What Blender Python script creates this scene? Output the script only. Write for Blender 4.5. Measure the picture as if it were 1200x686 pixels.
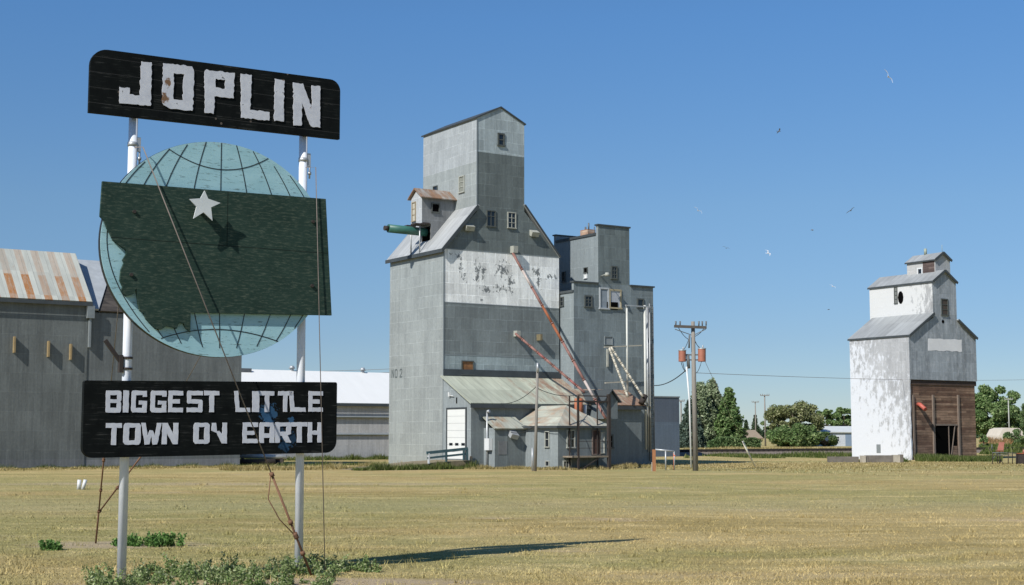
import bpy, bmesh, math, random
import numpy as np
from mathutils import Vector, Matrix
R = math.radians
random.seed(7); rng = np.random.default_rng(7)
scene = bpy.context.scene
for o in list(bpy.data.objects): bpy.data.objects.remove(o)

# ------------------------------------------------------------ camera, sky, sun, exposure
EYE = 2.0; FPX = 1700.0; PITCH = math.atan(167/1700)
cam_d = bpy.data.cameras.new('camera'); cam = bpy.data.objects.new('camera', cam_d)
scene.collection.objects.link(cam); scene.camera = cam
cam_d.sensor_width = 36; cam_d.lens = 36*FPX/1200; cam_d.clip_start = 0.1; cam_d.clip_end = 12000
cam.location = (0, 0, EYE); cam.rotation_euler = (R(90)+PITCH, 0, 0)

SUN_AZ, SUN_EL = R(38), R(40.5)      # direction of travel over the ground, measured from +Y towards +X
world = bpy.data.worlds.new('World'); scene.world = world; world.use_nodes = True
nt = world.node_tree; bg = nt.nodes['Background']
sky = nt.nodes.new('ShaderNodeTexSky'); sky.sky_type = 'NISHITA'; sky.sun_disc = False
sky.sun_elevation = SUN_EL; sky.sun_rotation = SUN_AZ + math.pi
sky.altitude = 900; sky.air_density = 1.0; sky.dust_density = 0.0; sky.ozone_density = 5.0
geo_ = nt.nodes.new('ShaderNodeTexCoord'); sx_ = nt.nodes.new('ShaderNodeSeparateXYZ'); rp0 = nt.nodes.new('ShaderNodeValToRGB')
nt.links.new(geo_.outputs['Generated'], sx_.inputs[0]); nt.links.new(sx_.outputs[2], rp0.inputs[0])
el0 = rp0.color_ramp.elements; el0.new(.5); el0.new(.5)
for e_, (p_, c_) in zip(el0, ((0.0, (.60, .66, .78)), (.065, (.64, .70, .80)), (.155, (.78, .88, .92)), (.28, (.74, 1.02, 1.17)))): e_.position = p_; e_.color = (*c_, 1)
mx_ = nt.nodes.new('ShaderNodeMix'); mx_.data_type = 'RGBA'; mx_.blend_type = 'MULTIPLY'; mx_.inputs[0].default_value = 1.0
nt.links.new(sky.outputs[0], mx_.inputs[6]); nt.links.new(rp0.outputs[0], mx_.inputs[7])   # clear dry air: less glare low in the sky
nt.links.new(mx_.outputs[2], bg.inputs[0]); bg.inputs[1].default_value = 0.075
sd = bpy.data.lights.new('sun', 'SUN'); sd.energy = 4.2; sd.angle = R(0.55); sd.color = (1.0, 0.955, 0.89)
sun = bpy.data.objects.new('sun', sd); scene.collection.objects.link(sun)
sun.rotation_euler = Vector((math.sin(SUN_AZ)*math.cos(SUN_EL), math.cos(SUN_AZ)*math.cos(SUN_EL), -math.sin(SUN_EL))).to_track_quat('-Z', 'Y').to_euler()
scene.view_settings.view_transform = 'Standard'; scene.view_settings.look = 'None'
scene.view_settings.exposure = 0.42; scene.view_settings.gamma = 1
scene.view_settings.use_curve_mapping = False

# ------------------------------------------------------------ helpers: surveying
def ray(px, py):
    x = (px-600)/FPX; y = (343-py)/FPX
    return (x, math.cos(PITCH)-y*math.sin(PITCH), math.sin(PITCH)+y*math.cos(PITCH))
def at(px, py, Y):
    r = ray(px, py); t = Y/r[1]; return Vector((r[0]*t, Y, EYE+r[2]*t))
class Frame:
    """plan of one building: origin at its near corner, x along its front, y into it"""
    def __init__(s, px, Y, ang=57.0):
        p = at(px, 510, Y); s.X, s.Y = p.x, Y; a = R(ang); s.rz = R(90-ang)
        s.u = (math.sin(a), math.cos(a)); s.v = (-math.cos(a), math.sin(a))
    def front(s, px, py, b=0):
        r = ray(px, py); ox = s.X+b*s.v[0]; oy = s.Y+b*s.v[1]
        d = -r[0]*s.u[1]+s.u[0]*r[1]
        t = (-ox*s.u[1]+s.u[0]*oy)/d; a = (r[0]*oy-r[1]*ox)/d
        return a, EYE+r[2]*t
    def side(s, px, py, a=0):
        r = ray(px, py); ox = s.X+a*s.u[0]; oy = s.Y+a*s.u[1]
        d = -r[0]*s.v[1]+s.v[0]*r[1]
        t = (-ox*s.v[1]+s.v[0]*oy)/d; b = (r[0]*oy-r[1]*ox)/d
        return b, EYE+r[2]*t
    def w(s, a, b, z): return Vector((s.X+a*s.u[0]+b*s.v[0], s.Y+a*s.u[1]+b*s.v[1], z))

# ------------------------------------------------------------ helpers: objects
COL = scene.collection
def tag(o, label=None, cat=None, group=None, kind=None):
    if label: o['label'] = label
    if cat: o['category'] = cat
    if group: o['group'] = group
    if kind: o['kind'] = kind
    return o
def empty(name, loc, rz, label, cat, group=None):
    o = bpy.data.objects.new(name, None); COL.objects.link(o); o.location = loc; o.rotation_euler = (0, 0, rz)
    o.empty_display_size = 0.3
    return tag(o, label, cat, group)
def link(name, me, mats, parent=None):
    o = bpy.data.objects.new(name, me); COL.objects.link(o)
    for m in (mats if isinstance(mats, (list, tuple)) else [mats]): me.materials.append(m)
    if parent: o.parent = parent
    return o
class MB:
    def __init__(s): s.bm = bmesh.new()
    def face(s, pts, mi=0):
        f = s.bm.faces.new([s.bm.verts.new(p) for p in pts]); f.material_index = mi; return s
    def box(s, x0, x1, y0, y1, z0, z1, mi=0, fi=None):
        v = [s.bm.verts.new(p) for p in [(x0,y0,z0),(x1,y0,z0),(x1,y1,z0),(x0,y1,z0),(x0,y0,z1),(x1,y0,z1),(x1,y1,z1),(x0,y1,z1)]]
        for k, q in enumerate([(0,1,5,4),(0,3,2,1),(4,5,6,7),(1,2,6,5),(2,3,7,6),(3,0,4,7)]):
            f = s.bm.faces.new([v[i] for i in q]); f.material_index = fi if (fi is not None and k == 0) else mi
        return s
    def prism(s, poly, y0, y1, mi=0, fi=None):
        """poly of (x,z), extruded from y0 to y1; fi = material of the front cap"""
        n = len(poly); a = [s.bm.verts.new((x, y0, z)) for x, z in poly]; b = [s.bm.verts.new((x, y1, z)) for x, z in poly]
        f = s.bm.faces.new(a); f.material_index = mi if fi is None else fi
        f = s.bm.faces.new(b[::-1]); f.material_index = mi
        for i in range(n):
            f = s.bm.faces.new([a[i], b[i], b[(i+1) % n], a[(i+1) % n]]); f.material_index = mi
        return s
    def prismx(s, poly, x0, x1, mi=0):
        n = len(poly); a = [s.bm.verts.new((x0, y, z)) for y, z in poly]; b = [s.bm.verts.new((x1, y, z)) for y, z in poly]
        s.bm.faces.new(a[::-1]).material_index = mi; s.bm.faces.new(b).material_index = mi
        for i in range(n):
            s.bm.faces.new([a[i], a[(i+1) % n], b[(i+1) % n], b[i]]).material_index = mi
        return s
    def slab(s, q, t, mi=0):
        """four points of an upper surface and a thickness downwards"""
        q = [Vector(p) for p in q]; n = (q[1]-q[0]).cross(q[3]-q[0]).normalized()
        if n.z < 0: n = -n
        a = [s.bm.verts.new(p) for p in q]; b = [s.bm.verts.new(p-n*t) for p in q]
        s.bm.faces.new(a).material_index = mi; s.bm.faces.new(b[::-1]).material_index = mi
        for i in range(4): s.bm.faces.new([a[i], b[i], b[(i+1) % 4], a[(i+1) % 4]]).material_index = mi
        return s
    def tube(s, pts, r, n=8, mi=0, r1=None, cap=True):
        pts = [Vector(p) for p in pts]; rings = []
        for i, p in enumerate(pts):
            d = (pts[min(i+1, len(pts)-1)]-pts[max(i-1, 0)]).normalized()
            up = Vector((0, 0, 1)) if abs(d.z) < .95 else Vector((1, 0, 0))
            x = d.cross(up).normalized(); y = x.cross(d).normalized()
            rr = r if r1 is None else r+(r1-r)*i/(len(pts)-1)
            rings.append([s.bm.verts.new(p+(x*math.cos(2*math.pi*k/n)+y*math.sin(2*math.pi*k/n))*rr) for k in range(n)])
        for A, B in zip(rings, rings[1:]):
            for k in range(n):
                f = s.bm.faces.new([A[k], A[(k+1) % n], B[(k+1) % n], B[k]]); f.smooth = True; f.material_index = mi
        if cap:
            s.bm.faces.new(rings[0][::-1]).material_index = mi; s.bm.faces.new(rings[-1]).material_index = mi
        return s
    def bar(s, p, q, wdt, hgt, mi=0):
        p, q = Vector(p), Vector(q); d = (q-p).normalized()
        up = Vector((0, 0, 1)) if abs(d.z) < .95 else Vector((0, 1, 0))
        x = d.cross(up).normalized()*wdt/2; y = x.cross(d).normalized()*hgt/2
        c = [(-1,-1),(1,-1),(1,1),(-1,1)]
        a = [s.bm.verts.new(p+x*i+y*j) for i, j in c]; b = [s.bm.verts.new(q+x*i+y*j) for i, j in c]
        s.bm.faces.new(a[::-1]); s.bm.faces.new(b)
        for i in range(4): s.bm.faces.new([a[i], a[(i+1) % 4], b[(i+1) % 4], b[i]])
        for f in s.bm.faces[-6:] if hasattr(s.bm.faces, '__getitem__') and False else []: f.material_index = mi
        return s
    def build(s, name, mats, parent=None, fix=True):
        if fix: bmesh.ops.recalc_face_normals(s.bm, faces=s.bm.faces)
        me = bpy.data.meshes.new(name); s.bm.to_mesh(me); s.bm.free()
        return link(name, me, mats, parent)
def raw_mesh(name, V, Fc, mats, parent=None):
    """V (n,3), Fc (m,k) all faces the same size"""
    me = bpy.data.meshes.new(name); m, k = Fc.shape
    me.vertices.add(len(V)); me.vertices.foreach_set('co', V.astype(np.float32).ravel())
    me.loops.add(m*k); me.loops.foreach_set('vertex_index', Fc.astype(np.int32).ravel())
    me.polygons.add(m); me.polygons.foreach_set('loop_start', np.arange(0, m*k, k, dtype=np.int32))
    me.polygons.foreach_set('loop_total', np.full(m, k, dtype=np.int32))
    me.update(); me.validate()
    return link(name, me, mats, parent)
def flat_shape(name, outlines, thick, mat, parent, y=0.0, bevel=0):
    """outlines in the board's (x,z) plane, inner outlines cut holes; thick = full thickness, y = position of the front"""
    cu = bpy.data.curves.new(name, 'CURVE'); cu.dimensions = '2D'; cu.fill_mode = 'BOTH'; cu.extrude = thick/2
    for ol in outlines:
        sp = cu.splines.new('POLY'); sp.points.add(len(ol)-1); sp.use_cyclic_u = True
        for i, (a, b) in enumerate(ol): sp.points[i].co = (a, b, 0, 1)
    tmp = bpy.data.objects.new('tmp', cu); COL.objects.link(tmp)
    dg = bpy.context.evaluated_depsgraph_get()
    me = bpy.data.meshes.new_from_object(tmp.evaluated_get(dg)); bpy.data.objects.remove(tmp); bpy.data.curves.remove(cu)
    me.name = name
    for v in me.vertices:
        a, b, c = v.co; v.co = (a, y+thick/2-c, b)
    me.materials.clear()
    o = link(name, me, mat, parent)
    for p in me.polygons: p.use_smooth = False
    return o
def round_rect(x0, x1, z0, z1, r, n=6, top0=None, sh=0.0):
    """r = radii at (bottom-left, bottom-right, top-right, top-left); sh raises the right end"""
    pts = []
    for (cx, cz, rr, a0) in ((x0+r[0], z0+r[0], r[0], 180), (x1-r[1], z0+r[1], r[1], 270), (x1-r[2], z1-r[2], r[2], 0), (x0+r[3], z1-r[3], r[3], 90)):
        if rr == 0: pts.append((cx, cz)); continue
        for k in range(n+1):
            t = R(a0+90*k/n); pts.append((cx+rr*math.cos(t), cz+rr*math.sin(t)))
    return [(x, z+sh*(x-x0)/(x1-x0)) for x, z in pts]
def ragged(poly, step=.05, amp=.008, seed=1):
    rr = random.Random(seed); out = []
    for i, p in enumerate(poly):
        q = poly[(i+1) % len(poly)]; L = math.hypot(q[0]-p[0], q[1]-p[1]); n = max(1, int(L/step))
        for k in range(n):
            t = k/n; out.append((p[0]+(q[0]-p[0])*t+rr.uniform(-amp, amp), p[1]+(q[1]-p[1])*t+rr.uniform(-amp, amp)))
    return out

# ------------------------------------------------------------ helpers: materials
class NT:
    def __init__(s, name):
        s.m = bpy.data.materials.new(name); s.m.use_nodes = True; s.t = s.m.node_tree; s.n = s.t.nodes
        s.b = s.n['Principled BSDF']; s.tc = s.n.new('ShaderNodeTexCoord'); s.L = s.t.links.new
    def math(s, op, a, b=0.0, c=None, clamp=False):
        n = s.n.new('ShaderNodeMath'); n.operation = op; n.use_clamp = clamp
        for i, v in enumerate((a, b) if c is None else (a, b, c)):
            if hasattr(v, 'links'): s.L(v, n.inputs[i])
            else: n.inputs[i].default_value = v
        return n.outputs[0]
    def map(s, src, sc=(1, 1, 1), loc=(0, 0, 0), rot=(0, 0, 0)):
        n = s.n.new('ShaderNodeMapping'); n.inputs['Scale'].default_value = sc; n.inputs['Location'].default_value = loc
        n.inputs['Rotation'].default_value = rot; s.L(src, n.inputs[0]); return n.outputs[0]
    def noise(s, src, scale=1, det=4, rough=.55, dist=0):
        n = s.n.new('ShaderNodeTexNoise'); n.inputs['Scale'].default_value = scale; n.inputs['Detail'].default_value = det
        n.inputs['Roughness'].default_value = rough; n.inputs['Distortion'].default_value = dist; s.L(src, n.inputs['Vector']); return n.outputs['Fac']
    def ramp(s, f, *stops):
        n = s.n.new('ShaderNodeValToRGB'); e = n.color_ramp.elements
        while len(e) < len(stops): e.new(.5)
        for i, (p, c) in enumerate(stops):
            e[i].position = p; e[i].color = (c, c, c, 1) if not isinstance(c, tuple) else (*c, 1)
        s.L(f, n.inputs[0]); return n.outputs[0]
    def mix(s, f, a, b, mode='MIX'):
        n = s.n.new('ShaderNodeMix'); n.data_type = 'RGBA'; n.blend_type = mode
        for i, v in ((0, f), (6, a), (7, b)):
            if hasattr(v, 'links'): s.L(v, n.inputs[i])
            elif i == 0: n.inputs[0].default_value = v
            else: n.inputs[i].default_value = (*v, 1)
        return n.outputs[2]
    def sep(s, v):
        n = s.n.new('ShaderNodeSeparateXYZ'); s.L(v, n.inputs[0]); return n.outputs
    def comb(s, x, y, z=0.0):
        n = s.n.new('ShaderNodeCombineXYZ')
        for i, v in enumerate((x, y, z)):
            if hasattr(v, 'links'): s.L(v, n.inputs[i])
            else: n.inputs[i].default_value = v
        return n.outputs[0]
    def bump(s, h, st=.3, d=.02):
        n = s.n.new('ShaderNodeBump'); n.inputs['Strength'].default_value = st; n.inputs['Distance'].default_value = d
        s.L(h, n.inputs['Height']); s.L(n.outputs[0], s.b.inputs['Normal'])
    def done(s, col, rough=.6, metal=0.0, spec=None):
        if hasattr(col, 'links'): s.L(col, s.b.inputs['Base Color'])
        else: s.b.inputs['Base Color'].default_value = (*col, 1)
        if hasattr(rough, 'links'): s.L(rough, s.b.inputs['Roughness'])
        else: s.b.inputs['Roughness'].default_value = rough
        s.b.inputs['Metallic'].default_value = metal
        if spec is not None: s.b.inputs['Specular IOR Level'].default_value = spec
        return s.m
def g(v, t=(1, 1, 1)): return (v*t[0], v*t[1], v*t[2])

def siding(name, base, var=.22, tint=(.95, 1.0, 1.02), bands=(), metal=.25, rough=.55, row=.72, wid=.86, peel=None, rust=0.0, streak=.35, lap=1.25, wave=11.0, seam=.75):
    """weathered galvanised sheet siding; bands = (z0, z1, colour) painted or replaced courses of sheets"""
    N = NT(name); o = N.tc.outputs['Object']; x, y, z = N.sep(o)
    h = N.math('ADD', x, y); hv = N.comb(h, z, 0.0)
    jit = N.math('MULTIPLY', N.noise(N.comb(h, z, 0.0), .35, 2), .10)
    br = N.n.new('ShaderNodeTexBrick'); N.L(N.comb(N.math('ADD', h, jit), N.math('ADD', z, jit), 0.0), br.inputs['Vector'])
    br.inputs['Scale'].default_value = 1; br.inputs['Brick Width'].default_value = wid; br.inputs['Row Height'].default_value = row
    br.inputs['Mortar Size'].default_value = .022; br.inputs['Mortar Smooth'].default_value = .3; br.inputs['Bias'].default_value = 0
    br.inputs['Color1'].default_value = (1-var, 1-var, 1-var, 1); br.inputs['Color2'].default_value = (1+var*.6, 1+var*.6, 1+var*.6, 1)  # tone varies per sheet, also standing for uneven tilt to the light
    br.inputs['Mortar'].default_value = (lap, lap, lap, 1)  # laps mostly lighter than the sheets: edge highlights put into the colour
    lapn = N.ramp(N.noise(hv, .8, 3), (.4, 0.0), (.6, 1.0))
    sheet = N.mix(N.math('MULTIPLY', br.outputs['Fac'], N.math('SUBTRACT', 1, lapn)), br.outputs['Color'], (1, 1, 1))
    col = g(base, tint)
    for z0, z1, c in bands:
        m = N.math('MULTIPLY', N.math('GREATER_THAN', z, z0), N.math('LESS_THAN', z, z1)); col = N.mix(m, col, c)
    st = N.ramp(N.noise(N.comb(N.math('MULTIPLY', h, 3.2), N.math('MULTIPLY', z, .22), 0.0), 1, 5, .65), (.3, 1-streak), (.7, 1+streak*.5))
    bl = N.ramp(N.noise(hv, .38, 5, .6), (.3, 1-streak*.6), (.72, 1+streak*.35))
    c = N.mix(1.0, N.mix(1.0, col, sheet, 'MULTIPLY'), N.mix(1.0, st, bl, 'MULTIPLY'), 'MULTIPLY')
    sp = N.noise(N.comb(N.math('MULTIPLY', h, 9), N.math('MULTIPLY', z, 5), 0.0), 1, 5, .7)
    c = N.mix(1.0, c, N.ramp(sp, (.25, .80), (.8, 1.16)), 'MULTIPLY')
    if peel:
        pc, lo, hi, pscale, zr = peel
        nn = N.noise(N.comb(N.math('MULTIPLY', h, pscale), N.math('MULTIPLY', z, pscale*.5), 0.0), 1, 7, .68)
        if zr: nn = N.math('ADD', nn, N.math('MULTIPLY', N.math('SUBTRACT', z, zr[0]), zr[1]))
        if len(peel[4] or ()) > 2: nn = N.math('ADD', nn, N.math('MULTIPLY', N.math('SUBTRACT', h, zr[2]), zr[3]))
        pm = N.ramp(nn, (lo, 0.0), (hi, 1.0)); c = N.mix(pm, c, N.mix(1.0, pc, N.ramp(sp, (.2, .9), (.8, 1.03)), 'MULTIPLY'))
    if rust:
        rn = N.noise(N.comb(N.math('MULTIPLY', h, 2.2), N.math('MULTIPLY', z, .5), 3.0), 1, 6, .7)
        c = N.mix(N.math('MULTIPLY', N.ramp(rn, (.60, 0.0), (.78, 1.0)), rust), c, (.17, .075, .03))
    wv = N.math('SINE', N.math('MULTIPLY', h, 2*math.pi*wave))
    hh = N.math('ADD', N.math('MULTIPLY', wv, .12), N.math('ADD', N.math('MULTIPLY', br.outputs['Fac'], 1.2), N.math('MULTIPLY', bl, 1.5)))
    N.bump(hh, .28, .02)
    return N.done(c, rough, metal)
def roofing(name, base, tint=(1, 1, 1), rustcol=(.20, .085, .035), rust=(.55, .75), rx=None, stripe=None, ribs=2.0, axis='x', streak=.25, metal=.15, rough=.55):
    """sheet roofing, ribs run up the slope; axis = horizontal axis of the roof"""
    N = NT(name); x, y, z = N.sep(N.tc.outputs['Object']); h, s2 = (x, y) if axis == 'x' else (y, x)
    n1 = N.noise(N.comb(N.math('MULTIPLY', h, 2.4), N.math('MULTIPLY', s2, .5), 0.0), 1, 5, .65)
    c = N.mix(1.0, g(base, tint), N.ramp(n1, (.3, 1-streak), (.7, 1+streak*.6)), 'MULTIPLY')
    rib = N.math('FRACT', N.math('MULTIPLY', h, ribs)); rm = N.math('LESS_THAN', rib, .10)
    sheet = N.n.new('ShaderNodeTexWhiteNoise'); sheet.noise_dimensions = '2D'
    N.L(N.comb(N.math('FLOOR', N.math('MULTIPLY', h, ribs*.5)), N.math('FLOOR', N.math('MULTIPLY', s2, .55)), 0.0), sheet.inputs['Vector'])
    c = N.mix(1.0, c, N.ramp(sheet.outputs['Value'], (0, .86), (1, 1.10)), 'MULTIPLY')
    rn = N.noise(N.comb(N.math('MULTIPLY', h, 1.6), N.math('MULTIPLY', s2, .6), 7.0), 1, 6, .7)
    if rx: rn = N.math('ADD', rn, N.math('MULTIPLY', N.math('SUBTRACT', h, rx[0]), rx[1]))
    rm2 = N.ramp(rn, (rust[0], 0.0), (rust[1], 1.0))
    fine = N.noise(N.comb(N.math('MULTIPLY', h, 6), N.math('MULTIPLY', s2, 2.5), 1.0), 1, 5, .7)
    rcol = N.mix(N.ramp(fine, (.3, 0.0), (.7, 1.0)), rustcol, g(1.7, rustcol))
    c = N.mix(rm2, c, rcol)
    if stripe:
        per, a0, s_split = stripe
        f = N.math('FRACT', N.math('DIVIDE', N.math('SUBTRACT', h, a0), per)); sm = N.math('LESS_THAN', N.math('ADD', f, N.math('MULTIPLY', N.math('SUBTRACT', fine, .5), .10)), .46)
        low = N.math('LESS_THAN', s2, s_split)
        amt = N.math('MULTIPLY', sm, N.math('MULTIPLY', N.math('ADD', N.math('MULTIPLY', low, .50), .45), N.ramp(sheet.outputs['Value'], (0, .45), (1, 1.0))))
        amt = N.math('MULTIPLY', amt, N.ramp(fine, (.25, .55), (.6, 1.15)), clamp=True)
        c = N.mix(amt, c, (.37, .165, .055))
    c = N.mix(N.math('MULTIPLY', rm, .35), c, g(.5*base, tint))
    N.bump(N.math('ADD', N.math('MULTIPLY', rm, 1.0), fine), .35, .02)
    return N.done(c, rough, metal)
def plain(name, col, var=.2, sc=3.0, rough=.6, metal=0.0, stretch=(1, 1, 1), bump=.15, spec=None):
    N = NT(name); n = N.noise(N.map(N.tc.outputs['Object'], stretch), sc, 6, .65)
    c = N.mix(1.0, col, N.ramp(n, (.25, 1-var), (.75, 1+var*.7)), 'MULTIPLY'); N.bump(n, bump, .01)
    return N.done(c, rough, metal, spec)
def planks(name, col, col2, pw=.2, var=.3, axis='z', rough=.8, gap=.35):
    """boards laid along x (axis z) or upright (axis x)"""
    N = NT(name); x, y, z = N.sep(N.tc.outputs['Object']); h = N.math('ADD', x, y); p, q = (z, h) if axis == 'z' else (h, z)
    row = N.math('DIVIDE', p, pw); fl = N.math('FLOOR', row); fr = N.math('FRACT', row)
    wn = N.n.new('ShaderNodeTexWhiteNoise'); wn.noise_dimensions = '2D'
    N.L(N.comb(fl, N.math('FLOOR', N.math('ADD', N.math('MULTIPLY', q, .28), N.math('MULTIPLY', fl, .37))), 0.0), wn.inputs['Vector'])
    grain = N.noise(N.comb(N.math('MULTIPLY', q, 1.3), N.math('MULTIPLY', p, 22), 0.0), 1, 6, .7)
    c = N.mix(wn.outputs['Value'], col, col2); c = N.mix(1.0, c, N.ramp(grain, (.25, 1-var), (.75, 1+var)), 'MULTIPLY')
    gp = N.math('LESS_THAN', fr, .09); c = N.mix(N.math('MULTIPLY', gp, 1-gap*.6), c, g(.22, col)); ww = N.noise(N.comb(q, p, 5.0), 1.1, 5, .6); c = N.mix(1.0, c, N.ramp(ww, (.3, .62), (.7, 1.35)), 'MULTIPLY')
    N.bump(N.math('SUBTRACT', grain, N.math('MULTIPLY', gp, 2.0)), .5, .01)
    return N.done(c, rough)
def leafmat(name, c1, c2, c3=None, patch=.25):
    N = NT(name); geo = N.n.new('ShaderNodeNewGeometry'); r = geo.outputs['Random Per Island']
    n = N.ramp(N.noise(N.tc.outputs['Object'], patch, 3), (.35, 0.0), (.65, 1.0))
    c = N.mix(n, c1, c2)
    if c3: c = N.mix(N.math('GREATER_THAN', r, .8), c, c3)
    c = N.mix(1.0, c, N.ramp(r, (0, .7), (1, 1.3)), 'MULTIPLY')
    m = N.done(c, .75, 0, .08)
    tr = N.n.new('ShaderNodeBsdfTranslucent'); N.L(c, tr.inputs[0]); ms = N.n.new('ShaderNodeMixShader'); ms.inputs[0].default_value = .28
    N.L(N.b.outputs[0], ms.inputs[1]); N.L(tr.outputs[0], ms.inputs[2]); N.L(ms.outputs[0], N.n['Material Output'].inputs[0])
    return m

# ------------------------------------------------------------ materials
M = {}
M['glass'] = NT('dark_glass').done((.012, .016, .02), .12, 0, .6)
M['hole'] = NT('painted_dark_inside').done((.004, .004, .004), 1.0, 0, 0.0)  # flat black for openings: their inner shade is painted, no recess behind
M['frame_pale'] = plain('weathered_pale_paint', (.34, .35, .31), .25, 4)
M['frame_dark'] = plain('dark_window_frame', (.07, .08, .075), .3, 4)
M['rust'] = plain('rusty_steel', (.26, .085, .035), .4, 3, .85)
M['rust_dark'] = plain('dark_rusty_steel', (.034, .026, .022), .4, 3, .8)
M['galv'] = plain('galvanised_steel', (.42, .44, .45), .2, 3, .45, .4)
M['galv_dark'] = plain('dull_dark_steel', (.13, .14, .145), .3, 3, .6, .3)
M['white_paint'] = plain('white_paint', (.60, .62, .62), .08, 2, .5)
M['pole_wood'] = plain('weathered_pole_wood', (.22, .205, .18), .3, 2.5, .85, 0, (8, 8, .8), .4)
M['wire'] = plain('dark_wire', (.03, .035, .04), .2, 4, .5)
M['wire_rust'] = plain('rusty_cable', (.17, .085, .045), .3, 8, .8)
M['wire_grey'] = plain('grey_steel_cable', (.20, .17, .15), .3, 8, .6)
M['trim_dark'] = plain('dark_metal_trim', (.055, .066, .072), .3, 1.5, .6, .2)
M['trim_grey'] = plain('grey_metal_trim', (.24, .27, .28), .2, 1.5, .55, .3)
M['concrete'] = plain('old_concrete', (.36, .33, .27), .35, 2.0, .9, 0, (1, 1, 1), .5)
M['concrete_dark'] = plain('stained_concrete', (.15, .135, .115), .4, 2.2, .9, 0, (1, 1, 1), .5)

# ------------------------------------------------------------ ground
def field_colour(N):
    o = N.tc.outputs['Object']; x, y, z = N.sep(o)
    wa = N.math('MULTIPLY', N.math('SUBTRACT', N.noise(N.map(o, (.07, .07, 1), (9, 4, 0)), 1, 3, .5), .5), 9.0)
    yw = N.math('ADD', y, wa); xw = N.math('ADD', x, N.math('MULTIPLY', wa, .8))
    st = N.noise(N.comb(N.math('MULTIPLY', xw, .045), N.math('MULTIPLY', yw, .17), 0.0), 1, 7, .70)
    st2 = N.noise(N.comb(N.math('MULTIPLY', xw, .35), N.math('MULTIPLY', yw, .95), 4.0), 1, 7, .74)
    big = N.noise(N.map(o, (.05, .075, 1), (2, 1, 0)), 1, 5, .62)
    fine = N.noise(N.map(o, (1, 2.0, 1)), 2.2, 8, .75)
    c = N.mix(N.ramp(st, (.38, 0.0), (.62, 1.0)), (.345, .270, .108), (.51, .398, .185))
    c = N.mix(N.math('MULTIPLY', N.ramp(big, (.44, 0.0), (.56, 1.0)), .75), c, (.300, .285, .112))
    c = N.mix(N.math('MULTIPLY', N.ramp(st2, (.50, 0.0), (.68, 1.0)), .65), c, (.66, .53, .27))
    c = N.mix(N.math('MULTIPLY', N.ramp(st2, (.30, 1.0), (.44, 0.0)), .6), c, (.25, .205, .085))
    c = N.mix(N.math('MULTIPLY', N.ramp(fine, (.56, 0.0), (.70, 1.0)), .5), c, (.20, .16, .075))
    c = N.mix(N.math('MULTIPLY', N.ramp(N.noise(N.map(o, (.12, .3, 1), (5, 2, 0)), 1, 6, .65), (.60, 0.0), (.68, 1.0)), .6), c, (.50, .39, .27))
    bnd = N.ramp(N.math('MULTIPLY', N.math('ABSOLUTE', N.math('SUBTRACT', N.math('ADD', y, N.math('MULTIPLY', st, 10)), 47.0)), .2), (.2, 1.0), (1.0, 0.0))
    c = N.mix(N.math('MULTIPLY', bnd, .5), c, (.335, .315, .16))
    return c, x, y, fine
def ground_mat():
    N = NT('dry_mown_grass'); o = N.tc.outputs['Object']; c, x, y, fine = field_colour(N)
    grit = N.noise(N.map(o, (1, 1.6, 1)), 22, 6, .7)
    # bare earth by the sign and its rear anchor
    for cx, cy, rx, ry, k in ((-7.3, 26.9, 1.9, 1.1, .75), (-2.6, 20.1, 2.6, .75, .8), (-5.4, 19.6, 1.2, .5, .7), (4, 21.0, 3.5, .7, .25), (-11.5, 60, 14, 2.0, .5)):
        dx = N.math('DIVIDE', N.math('SUBTRACT', x, cx), rx); dy = N.math('DIVIDE', N.math('SUBTRACT', y, cy), ry)
        d = N.math('SQRT', N.math('ADD', N.math('MULTIPLY', dx, dx), N.math('MULTIPLY', dy, dy)))
        m = N.ramp(N.math('ADD', d, N.math('MULTIPLY', N.math('SUBTRACT', fine, .5), 1.6)), (.55, k), (1.0, 0.0))
        c = N.mix(m, c, (.48, .38, .26))
    c = N.mix(1.0, c, N.ramp(grit, (.25, .72), (.75, 1.22)), 'MULTIPLY')
    N.bump(N.math('ADD', grit, N.math('MULTIPLY', fine, 2.0)), .8, .05)
    return N.done(c, .95, 0, .1)
S_ = 5000
gb = bmesh.new()
gb.faces.new([gb.verts.new(p) for p in [(-S_, -200, 0), (S_, -200, 0), (S_, S_, 0), (-S_, S_, 0)]])
me = bpy.data.meshes.new('ground'); gb.to_mesh(me); gb.free()
tag(link('ground', me, ground_mat()), kind='structure')

# --- grass blades: short mown stubble near the camera, thinning out with distance
def blades(name, X, Y, H, W, mat, lean=.6, label=None, cat='grass', z0=-.005):
    n = len(X); th = rng.uniform(0, 2*math.pi, n); lx = rng.normal(0, lean, n)*H; ly = rng.normal(0, lean, n)*H
    V = np.zeros((n, 3, 3)); dx = np.cos(th)*W/2; dy = np.sin(th)*W/2
    V[:, 0] = np.c_[X-dx, Y-dy, np.full(n, z0)]; V[:, 1] = np.c_[X+dx, Y+dy, np.full(n, z0)]; V[:, 2] = np.c_[X+lx, Y+ly, H]
    o = raw_mesh(name, V.reshape(-1, 3), np.arange(3*n).reshape(n, 3), mat)
    return tag(o, label, cat, kind='stuff')
def strawmat():
    N = NT('straw_blades'); geo = N.n.new('ShaderNodeNewGeometry'); r = geo.outputs['Random Per Island']
    c, x, y, fine = field_colour(N)
    c = N.mix(1.0, c, N.ramp(r, (0, .86), (.8, 1.05), (1, 1.22)), 'MULTIPLY')
    return N.done(c, .8, 0, .15)
nb = 230000
Yb = 18.5/(1-rng.random(nb)*(1-18.5/75.0)); Xb = rng.uniform(-.39, .39, nb)*Yb
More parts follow.
